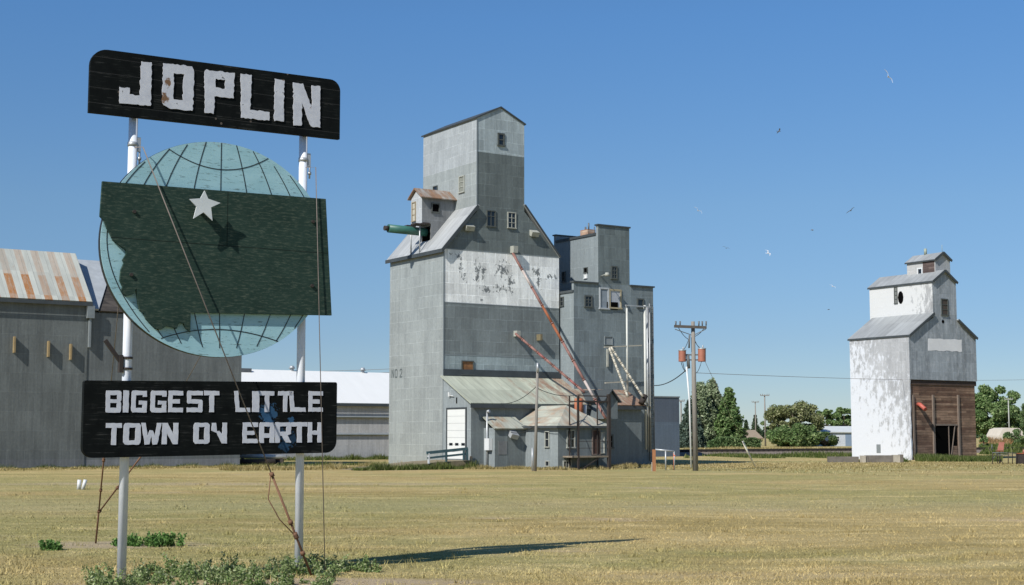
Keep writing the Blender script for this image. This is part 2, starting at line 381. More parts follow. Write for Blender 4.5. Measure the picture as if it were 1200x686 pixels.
cl = np.sin(Xb*1.7+np.sin(Yb*1.1)*2)*np.sin(Yb*2.3+np.sin(Xb*.9)*2)
keep = rng.random(nb) < .62+.38*cl
bare = (((Xb+7.3)/1.7)**2+((Yb-26.9)/.9)**2 < 1) | (((Xb+2.6)/2.4)**2+((Yb-20.1)/.6)**2 < 1)
keep &= ~(bare & (rng.random(nb) < .85)); Xb, Yb = Xb[keep], Yb[keep]
Hb = rng.uniform(.006, .027, len(Xb))*(1+.8*(rng.random(len(Xb))>.93))
blades('dry_grass', Xb, Yb, Hb, .008+Yb*.00045, strawmat(), .7, 'short dry straw coloured mown grass covering the field')

tn = 300; ty = 18.5/(1-rng.random(tn)*(1-18.5/60.0)); tx = rng.uniform(-.38, .38, tn)*ty; kk = rng.integers(8, 30, tn)
TX = np.repeat(tx, kk); TY = np.repeat(ty, kk); TX = TX+rng.normal(0, .10, len(TX)); TY = TY+rng.normal(0, .06, len(TX))
blades('dry_grass', TX, TY, rng.uniform(.03, .12, len(TX)), .010+TY*.0003, strawmat(), .45, 'scattered slightly taller tufts of dry grass across the field')
# --- taller green and straw growth along foundations
straw = leafmat('tall_straw', (.36, .29, .13), (.26, .22, .085), (.45, .38, .20), .4)
greenw = leafmat('green_weeds', (.060, .095, .022), (.10, .13, .035), (.16, .17, .07), .5)
def strip(name, pts, n, hmin, hmax, width, mat, wd=.05, lab=None, cat='grass'):
    P = np.array(pts, float); seg = np.diff(P, axis=0); L = np.hypot(seg[:, 0], seg[:, 1]); k = rng.choice(len(L), n, p=L/L.sum()); t = rng.random(n)
    nx = -seg[k, 1]/L[k]; ny = seg[k, 0]/L[k]; off = rng.normal(0, width/2, n)
    X = P[k, 0]+seg[k, 0]*t+nx*off; Y = P[k, 1]+seg[k, 1]*t+ny*off
    cl = .5+.5*np.sin(X*2.1+Y*1.3)*np.sin(X*.83-Y*.7+1)
    H = (hmin+(hmax-hmin)*rng.random(n)*cl)
    return blades(name, X, Y, H, wd*(.6+.8*rng.random(n)), mat, .35, lab, cat)

# ------------------------------------------------------------ window builder
def window(par, plane, off, c0, c1, z0, z1, fr=.07, mat=None, cols=1, rows=2, pane=None, depth=.06, broken=False, name='window'):
    """plane 'f': in the wall y=off facing -y; plane 's': in the wall x=off facing -x. c = range along the wall."""
    mat = mat or M['frame_pale']; pane = pane or M['glass']
    c0, c1 = min(c0, c1), max(c0, c1); m = MB()
    def bx(m, a, b, p, q, d0, d1):
        if plane == 'f': m.box(a, b, off-d1, off-d0, p, q)
        else: m.box(off-d1, off-d0, a, b, p, q)
    bx(m, c0-fr, c1+fr, z1, z1+fr, .0, depth); bx(m, c0-fr*1.4, c1+fr*1.4, z0-fr, z0, .0, depth*1.6)
    bx(m, c0-fr, c0, z0, z1, .0, depth); bx(m, c1, c1+fr, z0, z1, .0, depth)
    for i in range(1, cols): x = c0+(c1-c0)*i/cols; bx(m, x-fr*.25, x+fr*.25, z0, z1, .012, depth*.7)
    for i in range(1, rows):
        if broken and i == 1: continue
        z = z0+(z1-z0)*i/rows; bx(m, c0, c1, z-fr*.3, z+fr*.3, .012, depth*.68)
    w = m.build(name, mat, par)
    p = MB(); bx(p, c0, c1, z0, z1, .004, .010); p.build('pane', pane, w)
    return w
def winpx(par, Fr, plane, off, x0, x1, y0, y1, **k):
    """window measured on the photograph, placed on the wall plane"""
    fn = Fr.front if plane == 'f' else Fr.side
    xm, ym = (x0+x1)/2, (y0+y1)/2
    return window(par, plane, off, fn(x0, ym, off)[0], fn(x1, ym, off)[0], fn(xm, y1, off)[1], fn(xm, y0, off)[1], **k)

# ============================================================ THE TOWN SIGN
SF = Frame(145, 20)
sign = empty('town_sign', (SF.X, SF.Y, 0), SF.rz, 'tall roadside town sign with black boards and a globe on two white pipe poles', 'sign')
def black_board_mat(name, blue=False):
    N = NT(name); x, y, z = N.sep(N.tc.outputs['Object'])
    gr = N.noise(N.comb(N.math('MULTIPLY', x, 1.6), N.math('MULTIPLY', z, 45), y), 1, 6, .72)
    n2 = N.noise(N.comb(x, z, 0.0), 5, 5, .6)
    c = N.mix(N.ramp(n2, (.3, 0.0), (.7, 1.0)), (.002, .003, .003), (.006, .008, .0075))
    m = N.math('MULTIPLY', N.ramp(gr, (.56, 0.0), (.64, 1.0)), N.ramp(n2, (.42, 0.0), (.58, 1.0)))
    c = N.mix(N.math('MULTIPLY', m, .6), c, (.075, .075, .07))
    fr = N.math('FRACT', N.math('DIVIDE', N.math('SUBTRACT', z, .02), .218)); gp = N.math('LESS_THAN', fr, .035)
    if blue:
        for bx_, bz, rr in ((2.10, 2.33, .16), (2.12, 2.20, .09), (2.47, 2.22, .06), (2.42, 1.95, .15), (2.28, 2.02, .12), (2.36, 1.84, .10)):
            dx = N.math('SUBTRACT', x, bx_); dz = N.math('SUBTRACT', z, bz)
            d = N.math('SQRT', N.math('ADD', N.math('MULTIPLY', dx, dx), N.math('MULTIPLY', dz, dz)))
            nn = N.noise(N.comb(x, z, 3.0), 16, 4, .7)
            mm = N.ramp(N.math('ADD', N.math('DIVIDE', d, rr), N.math('MULTIPLY', N.math('SUBTRACT', nn, .5), 2.4)), (.75, .8 if bz > 2.15 else .35), (.85, 0.0))
            c = N.mix(mm, c, (.035, .10, .19))
    else:
        c = N.mix(N.math('MULTIPLY', gp, .5), c, (.05, .05, .05))
        kn = N.n.new('ShaderNodeTexVoronoi'); kn.inputs['Scale'].default_value = 4.2; N.L(N.comb(x, z, 0.0), kn.inputs['Vector'])
        c = N.mix(N.math('MULTIPLY', N.math('LESS_THAN', kn.outputs['Distance'], .075), .5), c, (.22, .18, .15))
    N.bump(N.math('SUBTRACT', gr, N.math('MULTIPLY', gp, 1.5)), .35, .004)
    return N.done(c, .75, 0, .12)
M['board_a'] = black_board_mat('black_painted_planks'); M['board_b'] = black_board_mat('black_painted_plywood', True)
def letter_mat(name, rusty):
    N = NT(name); o = N.tc.outputs['Object']; n = N.noise(o, 9, 6, .7); n2 = N.noise(N.map(o, (1, 1, 1), (3, 1, 2)), 4.5, 4, .6)
    c = N.mix(N.ramp(n, (.3, 0.0), (.7, 1.0)), (.46, .48, .53), (.60, .62, .66))
    if rusty:
        c = N.mix(N.ramp(n2, (.65, 0.0), (.69, 1.0)), c, (.18, .10, .05)); c = N.mix(N.ramp(n, (.66, 0.0), (.69, 1.0)), c, (.09, .09, .09))
    N.bump(n, .25, .004); return N.done(c, .6)
M['letter_a'] = letter_mat('peeling_white_letter_paint', True); M['letter_b'] = letter_mat('white_letter_paint', False)
def globe_mat():
    N = NT('weathered_teal_plywood'); x, y, z = N.sep(N.tc.outputs['Object'])
    n = N.noise(N.comb(N.math('MULTIPLY', x, 1.2), N.math('MULTIPLY', z, 3), 0.0), 1.6, 5, .6)
    cr = N.noise(N.comb(N.math('MULTIPLY', x, 6.0), N.math('MULTIPLY', z, 32), 0.0), 1, 6, .75)
    c = N.mix(N.ramp(n, (.3, 0.0), (.7, 1.0)), (.27, .48, .53), (.35, .57, .62))
    c = N.mix(N.math('MULTIPLY', N.ramp(cr, (.57, 0.0), (.62, 1.0)), .8), c, (.10, .16, .155))
    top = N.ramp(N.math('ADD', N.noise(N.comb(x, z, 2.0), 6, 5, .7), N.math('MULTIPLY', N.math('SUBTRACT', z, 6.2), 1.1)), (.50, 0.0), (.62, 1.0))
    c = N.mix(N.math('MULTIPLY', top, .7), c, (.20, .13, .10)); N.bump(cr, .35, .004)
    return N.done(c, .75)
def state_mat():
    N = NT('weathered_dark_green_plywood'); x, y, z = N.sep(N.tc.outputs['Object'])
    cr = N.noise(N.comb(N.math('MULTIPLY', x, 8.0), N.math('MULTIPLY', z, 38), 0.0), 1, 7, .75); n = N.noise(N.comb(x, z, 0.0), 2.2, 5, .6)
    c = N.mix(N.ramp(n, (.3, 0.0), (.7, 1.0)), (.014, .034, .026), (.025, .052, .040))
    c = N.mix(N.math('MULTIPLY', N.ramp(cr, (.50, 0.0), (.64, 1.0)), .55), c, (.125, .15, .11))
    c = N.mix(N.math('MULTIPLY', N.ramp(cr, (.28, 1.0), (.40, 0.0)), .7), c, (.008, .018, .012))
    s = N.math('LESS_THAN', N.math('ABSOLUTE', N.math('SUBTRACT', z, 4.70)), .006)
    s2 = N.math('MULTIPLY', N.math('LESS_THAN', N.math('ABSOLUTE', N.math('SUBTRACT', x, 1.39)), .006), N.math('GREATER_THAN', z, 4.7))
    c = N.mix(N.math('MULTIPLY', N.math('MAXIMUM', s, s2), .8), c, (.006, .010, .008)); N.bump(cr, .4, .005)
    return N.done(c, .85, 0, .2)
M['globe'] = globe_mat(); M['state'] = state_mat()
def pole_mat():
    N = NT('aluminium_painted_pipe'); o = N.tc.outputs['Object']; n = N.noise(N.map(o, (1, 1, .35)), 7, 6, .7)
    c = N.mix(N.ramp(n, (.3, 0.0), (.65, 1.0)), (.60, .65, .72), (.76, .79, .83)); x, y, z = N.sep(o)
    c = N.mix(N.ramp(N.noise(N.map(o, (1, 1, .3), (3, 3, 3)), 12, 5, .7), (.70, 0.0), (.78, 1.0)), c, (.22, .20, .18)); N.bump(n, .1, .01)
    return N.done(c, .42, .0)
M['pipe'] = pole_mat()
# poles
MB().tube([(.05, .10, -.1), (.055, .10, 6.9)], .063, 20).build('pole', M['pipe'], sign)
MB().tube([(2.69, .10, -.1), (2.665, .10, 7.0)], .063, 20).build('pole', M['pipe'], sign)
# name board
nb_ = flat_shape('name_board', [round_rect(-.62, 3.20, 6.42, 7.33, (0, 0, .17, .24), 7, sh=.05)], .07, M['board_a'], sign, -.05)
def glyph(par, name, outs, mat, y, th=.012, rag=0, seed=0):
    if rag: outs = [ragged(p, .035, rag, seed+i) for i, p in enumerate(outs)]
    return flat_shape(name, outs, th, mat, par, y)
JO = dict(
 J=[[(0.09,7.23),(0.24,7.24),(0.245,6.61),(-0.20,6.60),(-0.215,6.82),(-0.07,6.83),(-0.065,6.74),(0.085,6.74)]],
 O=[[(0.41,7.25),(0.84,7.27),(0.87,7.22),(0.86,6.62),(0.50,6.61),(0.41,6.67)], [(0.57,7.13),(0.72,7.13),(0.71,6.75),(0.57,6.76)]],
 P=[[(1.03,7.245),(1.48,7.255),(1.48,6.88),(1.185,6.87),(1.18,6.62),(1.04,6.62)], [(1.19,7.13),(1.35,7.14),(1.34,7.0),(1.19,7.01)]],
 L=[[(1.58,7.26),(1.75,7.265),(1.74,6.745),(2.05,6.75),(2.04,6.62),(1.60,6.61)]],
 I=[[(2.12,7.26),(2.27,7.265),(2.27,6.63),(2.12,6.63)]],
 N=[[(2.42,7.235),(2.57,7.24),(2.725,6.90),(2.72,7.24),(2.86,7.24),(2.86,6.61),(2.71,6.61),(2.565,6.95),(2.56,6.60),(2.43,6.60)]])
for i, (k, v) in enumerate(JO.items()): glyph(nb_, 'letter', v, M['letter_a'], -.064, .012, .009, i*11)
# slogan board
sb = flat_shape('slogan_board', [round_rect(-.58, 3.20, 1.69, 2.735, (.15, .17, .03, .03), 7, sh=.05)], .09, M['board_b'], sign, -.06)
T_ = .30  # stroke, in units of a 1 x 1 letter box
def U(ch):
    t, h = .27, .21
    d = {
     'B': [[(0,0),(.93,0),(1,.07),(1,.45),(.93,.5),(1,.56),(1,.93),(.93,1),(0,1)], [(t,h),(1-t,h),(1-t,.43),(t,.43)], [(t,.60),(1-t,.60),(1-t,1-h),(t,1-h)]],
     'I': [[(0,0),(1,0),(1,1),(0,1)]],
     'G': [[(.08,0),(1,0),(1,.54),(.48,.54),(.48,.36),(1-t,.36),(1-t,h),(t,h),(t,1-h),(1-t,1-h),(1-t,.72),(1,.72),(1,1),(.08,1),(0,.92),(0,.08)]],
     'E': [[(0,0),(1,0),(1,h),(t,h),(t,.40),(.78,.40),(.78,.60),(t,.60),(t,1-h),(1,1-h),(1,1),(0,1)]],
     'S': [[(0,0),(.93,0),(1,.07),(1,.53),(.93,.60),(t,.60),(t,1-h),(1,1-h),(1,1),(.07,1),(0,.93),(0,.47),(.07,.40),(1-t,.40),(1-t,h),(0,h)]],
     'T': [[(.36,0),(.66,0),(.66,1-h),(1,1-h),(1,1),(0,1),(0,1-h),(.36,1-h)]],
     'L': [[(0,0),(1,0),(1,h),(t,h),(t,1),(0,1)]],
     'O': [[(.1,0),(.9,0),(1,.1),(1,.9),(.9,1),(.1,1),(0,.9),(0,.1)], [(.32,.2),(.68,.2),(.68,.8),(.32,.8)]],
     'W': [[(.20,0),(.42,0),(.5,.38),(.58,0),(.80,0),(1,1),(.78,1),(.68,.42),(.57,.66),(.43,.66),(.32,.42),(.22,1),(0,1)]],
     'N': [[(0,0),(.3,0),(.3,.52),(.68,0),(1,0),(1,1),(.7,1),(.7,.48),(.32,1),(0,1)]],
     'n': [[(.68,0),(1,0),(1,1),(.72,1),(.70,.45),(.50,.60),(.36,.58),(.34,.80),(.28,1),(.05,1),(.02,.62),(.36,.50)]],
     'A': [[(0,0),(.3,0),(.3,.26),(.7,.26),(.7,0),(1,0),(1,.92),(.92,1),(.08,1),(0,.92)], [(.3,.46),(.7,.46),(.7,.80),(.3,.80)]],
     'R': [[(0,0),(.3,0),(.3,.34),(.42,.34),(.70,0),(1,0),(1,.04),(.78,.36),(1,.44),(1,.93),(.93,1),(0,1)], [(.3,.54),(.7,.54),(.7,.80),(.3,.80)]],
     'H': [[(0,0),(.3,0),(.3,.38),(.7,.38),(.7,0),(1,0),(1,1),(.7,1),(.7,.58),(.3,.58),(.3,1),(0,1)]]}
    return d[ch]
rows = [(2.305, .30, [('B',-.28,-.07),('I',-.04,.035),('G',.075,.29),('G',.345,.57),('E',.60,.81),('S',.87,1.10),('T',1.12,1.345),('L',1.60,1.82),('I',1.85,1.955),('T',1.96,2.19),('T',2.25,2.47),('L',2.45,2.69),('E',2.735,2.965)], .04),
        (1.865, .295, [('T',-.27,-.05),('O',-.025,.215),('W',.22,.51),('N',.52,.75),('O',.975,1.21),('n',1.235,1.47),('E',1.71,1.945),('A',1.965,2.20),('R',2.21,2.46),('T',2.465,2.72),('H',2.73,2.955)], .03)]
for z0, hh, lst, sl in rows:
    for k, (ch, a0, a1) in enumerate(lst):
        lean = {('L', 2.45): -.03, ('L', 1.60): -.03, ('T', 1.12): .0}.get((ch, a0), 0)
        outs = [[(a0+(a1-a0)*x+lean*(z-.0)*1.0*(1 if lean else 0), z0+hh*z+sl*(a0+.3)/3.2) for x, z in p] for p in U(ch)]
        glyph(sb, 'letter', outs, M['letter_b'], -.070, .010, .0035, k*7+int(z0*10))
# globe
GC = (1.30, 4.655); GR = (1.715, 1.55)
ell = [(GC[0]+GR[0]*math.cos(2*math.pi*k/96), GC[1]+GR[1]*math.sin(2*math.pi*k/96)) for k in range(96)]
gl = flat_shape('globe_panel', [ell], .10, M['globe'], sign, -.07)
rim = flat_shape('globe_rim', [[(GC[0]+(x-GC[0])*1.002, GC[1]+(z-GC[1])*1.002) for x, z in ell], [(GC[0]+(x-GC[0])*.985, GC[1]+(z-GC[1])*.985) for x, z in ell]], .085, plain('black_rim_paint', (.012, .015, .016), .3), gl, -.055)
lines = MB()
def stroke(pts, w=.013, y=-.0735):
    pts = [Vector((p[0], p[1])) for p in pts]
    pts = [p for p in pts if ((p.x-GC[0])/GR[0])**2+((p.y-GC[1])/GR[1])**2 < 1.0]
    for p, q in zip(pts, pts[1:]):
        n = Vector((-(q-p).y, (q-p).x)).normalized()*w/2
        lines.face([(p.x+n.x, y, p.y+n.y), (q.x+n.x, y, q.y+n.y), (q.x-n.x, y, q.y-n.y), (p.x-n.x, y, p.y-n.y)])
def quadc(p0, p1, p2, n=24):
    out = []
    for k in range(n+1):
        t = k/n; l0 = (t-.5)*(t-1)*2; l1 = -4*t*(t-1); l2 = 2*t*(t-.5)
        out.append((p0[0]*l0+p1[0]*l1+p2[0]*l2, p0[1]*l0+p1[1]*l1+p2[1]*l2))
    return out
for xt, zt, xm, xb, zb in ((1.30,6.20,1.31,1.335,3.10),(1.07,6.19,.84,1.12,3.11),(.79,6.12,.36,.84,3.15),(.53,6.03,-.02,.585,3.24),(.28,5.91,-.33,.41,3.31),
                           (1.53,6.19,1.78,1.55,3.11),(1.79,6.13,2.25,1.83,3.15),(2.03,6.06,2.62,2.11,3.24),(2.28,5.93,2.9,2.3,3.34)):
    stroke(quadc((xt, zt), (xm, 4.655), (xb, zb)))
stroke(quadc((.53, 6.02), (1.30, 5.81), (2.03, 6.05))); stroke(quadc((.39, 3.31), (1.33, 3.50), (2.32, 3.33)))
lines.build('grid_lines', plain('black_line_paint', (.015, .02, .022), .3), gl)
# the state panel and its star
stt = [(-0.43,5.465),(2.94,5.52),(3.06,3.775),(0.87,3.715),(0.87,3.44),(0.81,3.49),(0.77,3.56),(0.71,3.57),(0.67,3.48),(0.6,3.50),(0.52,3.51),(0.45,3.46),(0.37,3.47),(0.28,3.55),(0.23,3.60),(0.20,3.67),(0.14,3.71),(0.11,3.84),(0.08,4.02),(0.04,3.93),(-0.02,3.91),(-0.06,3.90),(-0.13,3.97),(-0.11,4.03),(-0.15,4.11),(-0.14,4.26),(-0.10,4.36),(-0.12,4.40),(-0.07,4.49),(-0.08,4.54),(-0.17,4.60),(-0.26,4.66),(-0.31,4.76),(-0.35,4.82),(-0.39,4.92),(-0.45,4.98)]
sp_ = flat_shape('state_panel', [stt], .05, M['state'], sign, -.135)
star = [(.975,5.44),(1.03,5.33),(1.215,5.285),(1.075,5.21),(1.10,5.02),(.965,5.13),(.82,5.03),(.86,5.20),(.75,5.30),(.915,5.325)]
flat_shape('star', [star], .02, plain('pale_star_paint', (.58, .62, .62), .12), sign, -.30)
MB().box(.93, 1.01, -.28, -.136, 5.16, 5.24).build('star_bracket', M['galv_dark'], sign)
for bxx, bz in ((.02, 5.08), (2.73, 5.16), (2.73, 4.2), (.0, 4.2)): MB().tube([(bxx, -.16, bz), (bxx, -.134, bz)], .025, 10).build('bolt', M['rust_dark'], sp_)
# clamps and the bracket on the left pole
for px_, pz in ((.053, 6.07), (2.67, 6.12)):
    m = MB(); m.tube([(px_, .10, pz-.03), (px_, .10, pz+.03)], .071, 16); m.box(px_+.05, px_+.10, .05, .09, pz-.10, pz+.10)
    m.tube([(px_+.09, .065, pz-.28), (px_+.09, .065, pz)], .014, 8); m.tube([(px_+.09, .065, pz-.22), (px_+.09, .065, pz-.18)], .028, 8)
    m.build('clamp', M['galv'], sign)
m = MB(); m.tube([(.05, .1, 3.05), (.05, .1, 3.08)], .08, 14); m.tube([(.05, .1, 2.90), (.05, .1, 2.93)], .08, 14); m.box(-.07, -.02, .04, .12, 2.86, 3.10)
m.bar((-.04, .08, 3.0), (-.27, .08, 3.30), .05, .05); m.build('bracket', M['rust_dark'], sign)
inv = Matrix.Translation((SF.X, SF.Y, 0)) @ Matrix.Rotation(SF.rz, 4, 'Z'); inv.invert()
def sl_(v): return inv @ Vector(v)
A1 = sl_(at(370, 672, 3400/162*1.0)); A1 = sl_((-2.86, 21.0, 0)); A2 = sl_((-7.72, 27.23, 0)); A3 = sl_((-2.72, 21.4, 0.02))
T1 = Vector((.05, .05, 6.02)); T1f = Vector((.12, -.14, 6.0)); T2 = Vector((2.69, .05, 6.0)); T2b = Vector((2.76, -.15, 5.98))
k1 = A1.lerp(T1f, .245)
MB().tube([k1, T1f, (.06, .05, 6.02)], .009, 6).build('guy_wire', M['wire_grey'], sign)
MB().tube([(2.68, .05, 6.0), T2b, A3], .0065, 6).build('guy_wire', M['wire_grey'], sign)
k2 = A2.lerp(T1, .10)
MB().tube([A2.lerp(T1, .30), T1], .007, 6).build('guy_wire', M['wire_grey'], sign)
MB().tube([A2.lerp(T2, .32), T2], .007, 6).build('guy_wire', M['wire_grey'], sign)
m = MB(); m.tube([A1, k1], .017, 8)
m.tube([A1.lerp(k1, .35), k1+Vector((.02, .05, 0))], .012, 8)
m.tube([k1, k1.lerp(A1, .25)+Vector((-.22, -.05, 0)), k1.lerp(A1, .45)+Vector((-.17, -.05, 0)), A1.lerp(k1, .38)], .008, 6)
for t in (.22, .38, .40, .52, .98): p = A1.lerp(k1, t); m.tube([p-(k1-A1).normalized()*.03, p+(k1-A1).normalized()*.03], .035, 8)
m.build('anchor_rod', M['wire_rust'], sign)
m = MB(); m.tube([A2, k2], .017, 8); m.tube([k2, A2.lerp(T1, .30)], .014, 8); m.tube([k2, A2.lerp(T2, .32)], .014, 8)
for T in (A2.lerp(T1, .30), A2.lerp(T2, .32)):
    for t in (.02, .35, .8): p = k2.lerp(T, t); d = (T-k2).normalized(); m.tube([p-d*.025, p+d*.025], .028, 8)
m.build('anchor_rod', M['wire_rust'], sign)

# ============================================================ MAIN ELEVATOR
E1 = Frame(519, 90)
el = empty('grain_elevator', E1.w(0, 0, 0), E1.rz, 'tallest grey metal grain elevator with a broad white painted band across its front', 'grain elevator')
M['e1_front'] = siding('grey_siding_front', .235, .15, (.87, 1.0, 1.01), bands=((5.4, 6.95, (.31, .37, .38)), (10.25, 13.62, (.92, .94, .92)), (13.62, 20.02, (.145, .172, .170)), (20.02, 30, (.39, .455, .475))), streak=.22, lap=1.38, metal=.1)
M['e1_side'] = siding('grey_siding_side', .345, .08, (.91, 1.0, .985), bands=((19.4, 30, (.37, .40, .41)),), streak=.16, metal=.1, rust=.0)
W1, D1, ZE = 8.77, 7.05, 13.68
def band_peel():
    """white paint flaked off in the shape of the old lettering strokes"""
    N = NT('flaked_white_paint'); return N
# white band with flaked paint: rebuild the front material with a flake mask inside the band
def front_mat():
    m = M['e1_front']; t = m.node_tree; N = NT.__new__(NT); N.m = m; N.t = t; N.n = t.nodes; N.b = t.nodes['Principled BSDF']; N.L = t.links.new
    tc = [n for n in t.nodes if n.type == 'TEX_COORD'][0]; x, y, z = N.sep(tc.outputs['Object'])
    old = N.b.inputs['Base Color'].links[0].from_socket
    nn = N.noise(N.comb(N.math('MULTIPLY', x, 5.0), N.math('MULTIPLY', z, 3.0), 1.0), 1, 6, .75)
    acc = None
    for cx, cz, rx, rz in ((1.25, 12.7, .20, 1.0), (1.0, 13.15, .35, .25), (1.55, 11.9, .25, .5), (2.5, 12.2, .40, 1.15), (2.9, 12.3, .3, .8), (3.2, 11.2, .6, .35), (4.4, 12.5, .8, .8), (5.0, 11.7, .45, .8), (4.2, 11.3, .8, .4), (7.0, 12.6, .55, .55), (7.2, 12.0, .3, .8), (8.2, 12.3, .7, .25), (2.9, 10.5, .25, .13), (.5, 13.3, .3, .12)):
        dx = N.math('DIVIDE', N.math('SUBTRACT', x, cx), rx); dz = N.math('DIVIDE', N.math('SUBTRACT', z, cz), rz)
        d = N.math('SUBTRACT', 1.0, N.math('SQRT', N.math('ADD', N.math('MULTIPLY', dx, dx), N.math('MULTIPLY', dz, dz))), clamp=True)
        acc = d if acc is None else N.math('MAXIMUM', acc, d)
    mk = N.ramp(N.math('ADD', nn, N.math('MULTIPLY', acc, .17)), (.595, 0.0), (.63, 1.0))
    mk = N.math('MULTIPLY', mk, N.math('MULTIPLY', N.math('GREATER_THAN', z, 10.3), N.math('LESS_THAN', z, 13.6)))
    mk = N.math('MULTIPLY', mk, N.math('GREATER_THAN', acc, .001))
    N.L(N.mix(N.math('MULTIPLY', mk, .9), old, (.12, .135, .14)), N.b.inputs['Base Color'])
front_mat()
sl1 = (16.45-ZE)/2.41; AX = W1/2; ZR = ZE+AX*sl1
MB().prism([(0, 0), (W1, 0), (W1, ZE), (AX, ZR-.6), (0, ZE)], 0, D1, 1, 0).build('bin_house', [M['e1_front'], M['e1_side']], el)
TA0, TA1 = 2.41, 6.04
MB().prism([(TA0, 14.5), (TA1, 14.5), (TA1, 22.2), (4.21, 23.08), (TA0, 22.2)], -.004, 6.93, 1, 0).build('tower', [M['e1_front'], M['e1_side']], el)
M['e1_roof'] = roofing('grey_sheet_roof', .40, (.96, 1, 1), rust=(.72, .9), axis='y', streak=.22)
zr = lambda a: ZE+(a if a < AX else W1-a)*sl1
ov = .24
rf = MB()
rf.slab([(-.22, -ov, zr(-.22)+.12), (-.22, D1+.2, zr(-.22)+.12), (TA0-.01, D1+.2, zr(TA0)+.12), (TA0-.01, -ov, zr(TA0)+.12)], .12)
rf.build('roof', M['e1_roof'], el)
rf = MB()
rf.slab([(W1+.10, -.05, ZE-.12*1.1+.12), (W1+.10, D1+.2, ZE-.12*1.1+.12), (TA1+.01, D1+.2, zr(TA1)+.12), (TA1+.01, -.05, zr(TA1)+.12)], .12)
rf.build('roof', M['e1_roof'], el)
MB().box(-.26, -.20, -ov-.03, D1+.22, ZE-.33, ZE-.10).build('eave_fascia', M['trim_dark'], el)
m = MB(); m.bar((-.24, -ov-.02, ZE-.20), (TA0-.02, -ov-.02, zr(TA0)+.04), .05, .20); m.build('rake_board', M['trim_dark'], el)
m = MB(); m.bar((W1+.1, -.075, ZE-.05), (TA1+.02, -.075, zr(TA1)+.06), .04, .12); m.build('rake_board', M['trim_dark'], el)
tr = MB(); zt = 22.2; za = 23.08; ts = (za-zt)/(4.21-TA0)
tr.slab([(TA0-.12, -.08, zt-.12*ts+.09), (TA0-.12, 7.05, zt-.12*ts+.09), (4.21, 7.05, za+.09), (4.21, -.08, za+.09)], .09)
tr.slab([(TA1+.12, -.08, zt-.12*ts+.09), (TA1+.12, 7.05, zt-.12*ts+.09), (4.21, 7.05, za+.088), (4.21, -.08, za+.088)], .09)
tr.build('tower_roof', M['trim_dark'], el)
# corner trims
MB().box(-.03, .05, -.03, -.002, 0, ZE-.2).build('corner_trim', M['trim_grey'], el)
MB().box(TA0-.03, TA0+.04, -.035, -.006, 16.4, 22.1).build('corner_trim', M['trim_grey'], el)
# windows of the tower and front
winpx(el, E1, 'f', -.004, 584.5, 589.5, 158, 170, fr=.10, mat=M['frame_dark'])
winpx(el, E1, 'f', -.004, 571, 579.5, 248, 265, fr=.07, mat=M['frame_dark'], cols=2, rows=3, broken=True)
winpx(el, E1, 'f', -.004, 595.5, 603.5, 250, 267, fr=.065, mat=M['frame_pale'], cols=2, rows=3)
winpx(el, E1, 's', TA0, 538.8, 543.8, 207.5, 225, fr=.07, mat=M['frame_pale'], rows=3, pane=plain('boarded_pale', (.20, .21, .18)))
winpx(el, E1, 's', TA0, 508.3, 512.6, 219, 229, fr=.05, mat=M['frame_dark'], rows=1)
winpx(el, E1, 'f', 0, 541.5, 554, 424, 439, fr=.06, mat=M['frame_dark'], rows=1, pane=planks('rusty_boarding', (.20, .09, .035), (.27, .13, .05), .4, .3))
def ventbox(par, a, z, w=.62, h=.42, d=.36):
    m = MB(); m.slab([(a-w/2, -d, z), (a+w/2, -d, z), (a+w/2, -.002, z+h*.45), (a-w/2, -.002, z+h*.45)], h*.75); m.build('vent_box', M['frame_pale'], par)
ventbox(el, 1.79, 15.1); ventbox(el, 6.74, 15.1, .58)
# leg house projecting from the tower over the left roof, with its green chute
b1 = 2.70; LA = -.05; BG = 4.14; zlo = 15.51
LB = 2.50
sidemat = siding('leg_house_siding', .22, .10, streak=.3, metal=.1); endmat = siding('leg_house_end_siding', .50, .1, streak=.15, metal=.05)
lh = MB()
lh.box(LA, TA0-.005, b1, BG, 15.55, 17.30, 0); lh.box(.62, TA0-.006, b1+.002, BG-.002, 14.0, 15.548, 0)
lh.prismx([(b1, 17.3), (BG, 17.3), ((b1+BG)/2, 17.78)], LA, TA0-.005)
lh = lh.build('leg_house', sidemat, el)
MB().box(LA-.012, LA-.002, b1, BG, 15.56, 17.30).prismx([(b1, 17.3), (BG, 17.3), ((b1+BG)/2, 17.76)], LA-.012, LA-.002).build('end_wall', endmat, lh)
m = MB(); mid = (b1+BG)/2
m.slab([(LA-.2, b1-.28, 17.22), (TA0-.01, b1-.28, 17.22), (TA0-.01, mid, 17.92), (LA-.2, mid, 17.92)], .07)
m.slab([(LA-.2, BG+.2, 17.27), (TA0-.01, BG+.2, 17.27), (TA0-.01, mid, 17.918), (LA-.2, mid, 17.918)], .07)
m.build('roof', roofing('rusty_leg_roof', .38, (1, .97, .9), (.17, .10, .06), rust=(.38, .55), axis='x', streak=.4), lh)
winpx(lh, E1, 'f', b1, 506.5, 514, 239.5, 248.5, fr=.07, mat=M['frame_dark'], rows=1, pane=M['hole'])
winpx(lh, E1, 's', LA-.012, 483.6, 487, 238, 259, fr=.06, mat=plain('tan_frame', (.30, .25, .17)), rows=3, pane=plain('pale_board', (.42, .40, .33)))
m = MB(); m.box(LA-.55, LA+.1, b1-.15, b1+.5, 15.42, 15.50); m.box(LA-.55, LA+.1, BG-.5, BG+.15, 15.42, 15.50)
m.box(LA+.05, .5, b1-.03, b1-.004, 15.50, 15.60); m.build('ledge', M['rust_dark'], lh)
MB().box(.60, .618, b1+.1, BG-.3, 14.3, 15.40).build('opening', M['hole'], lh)
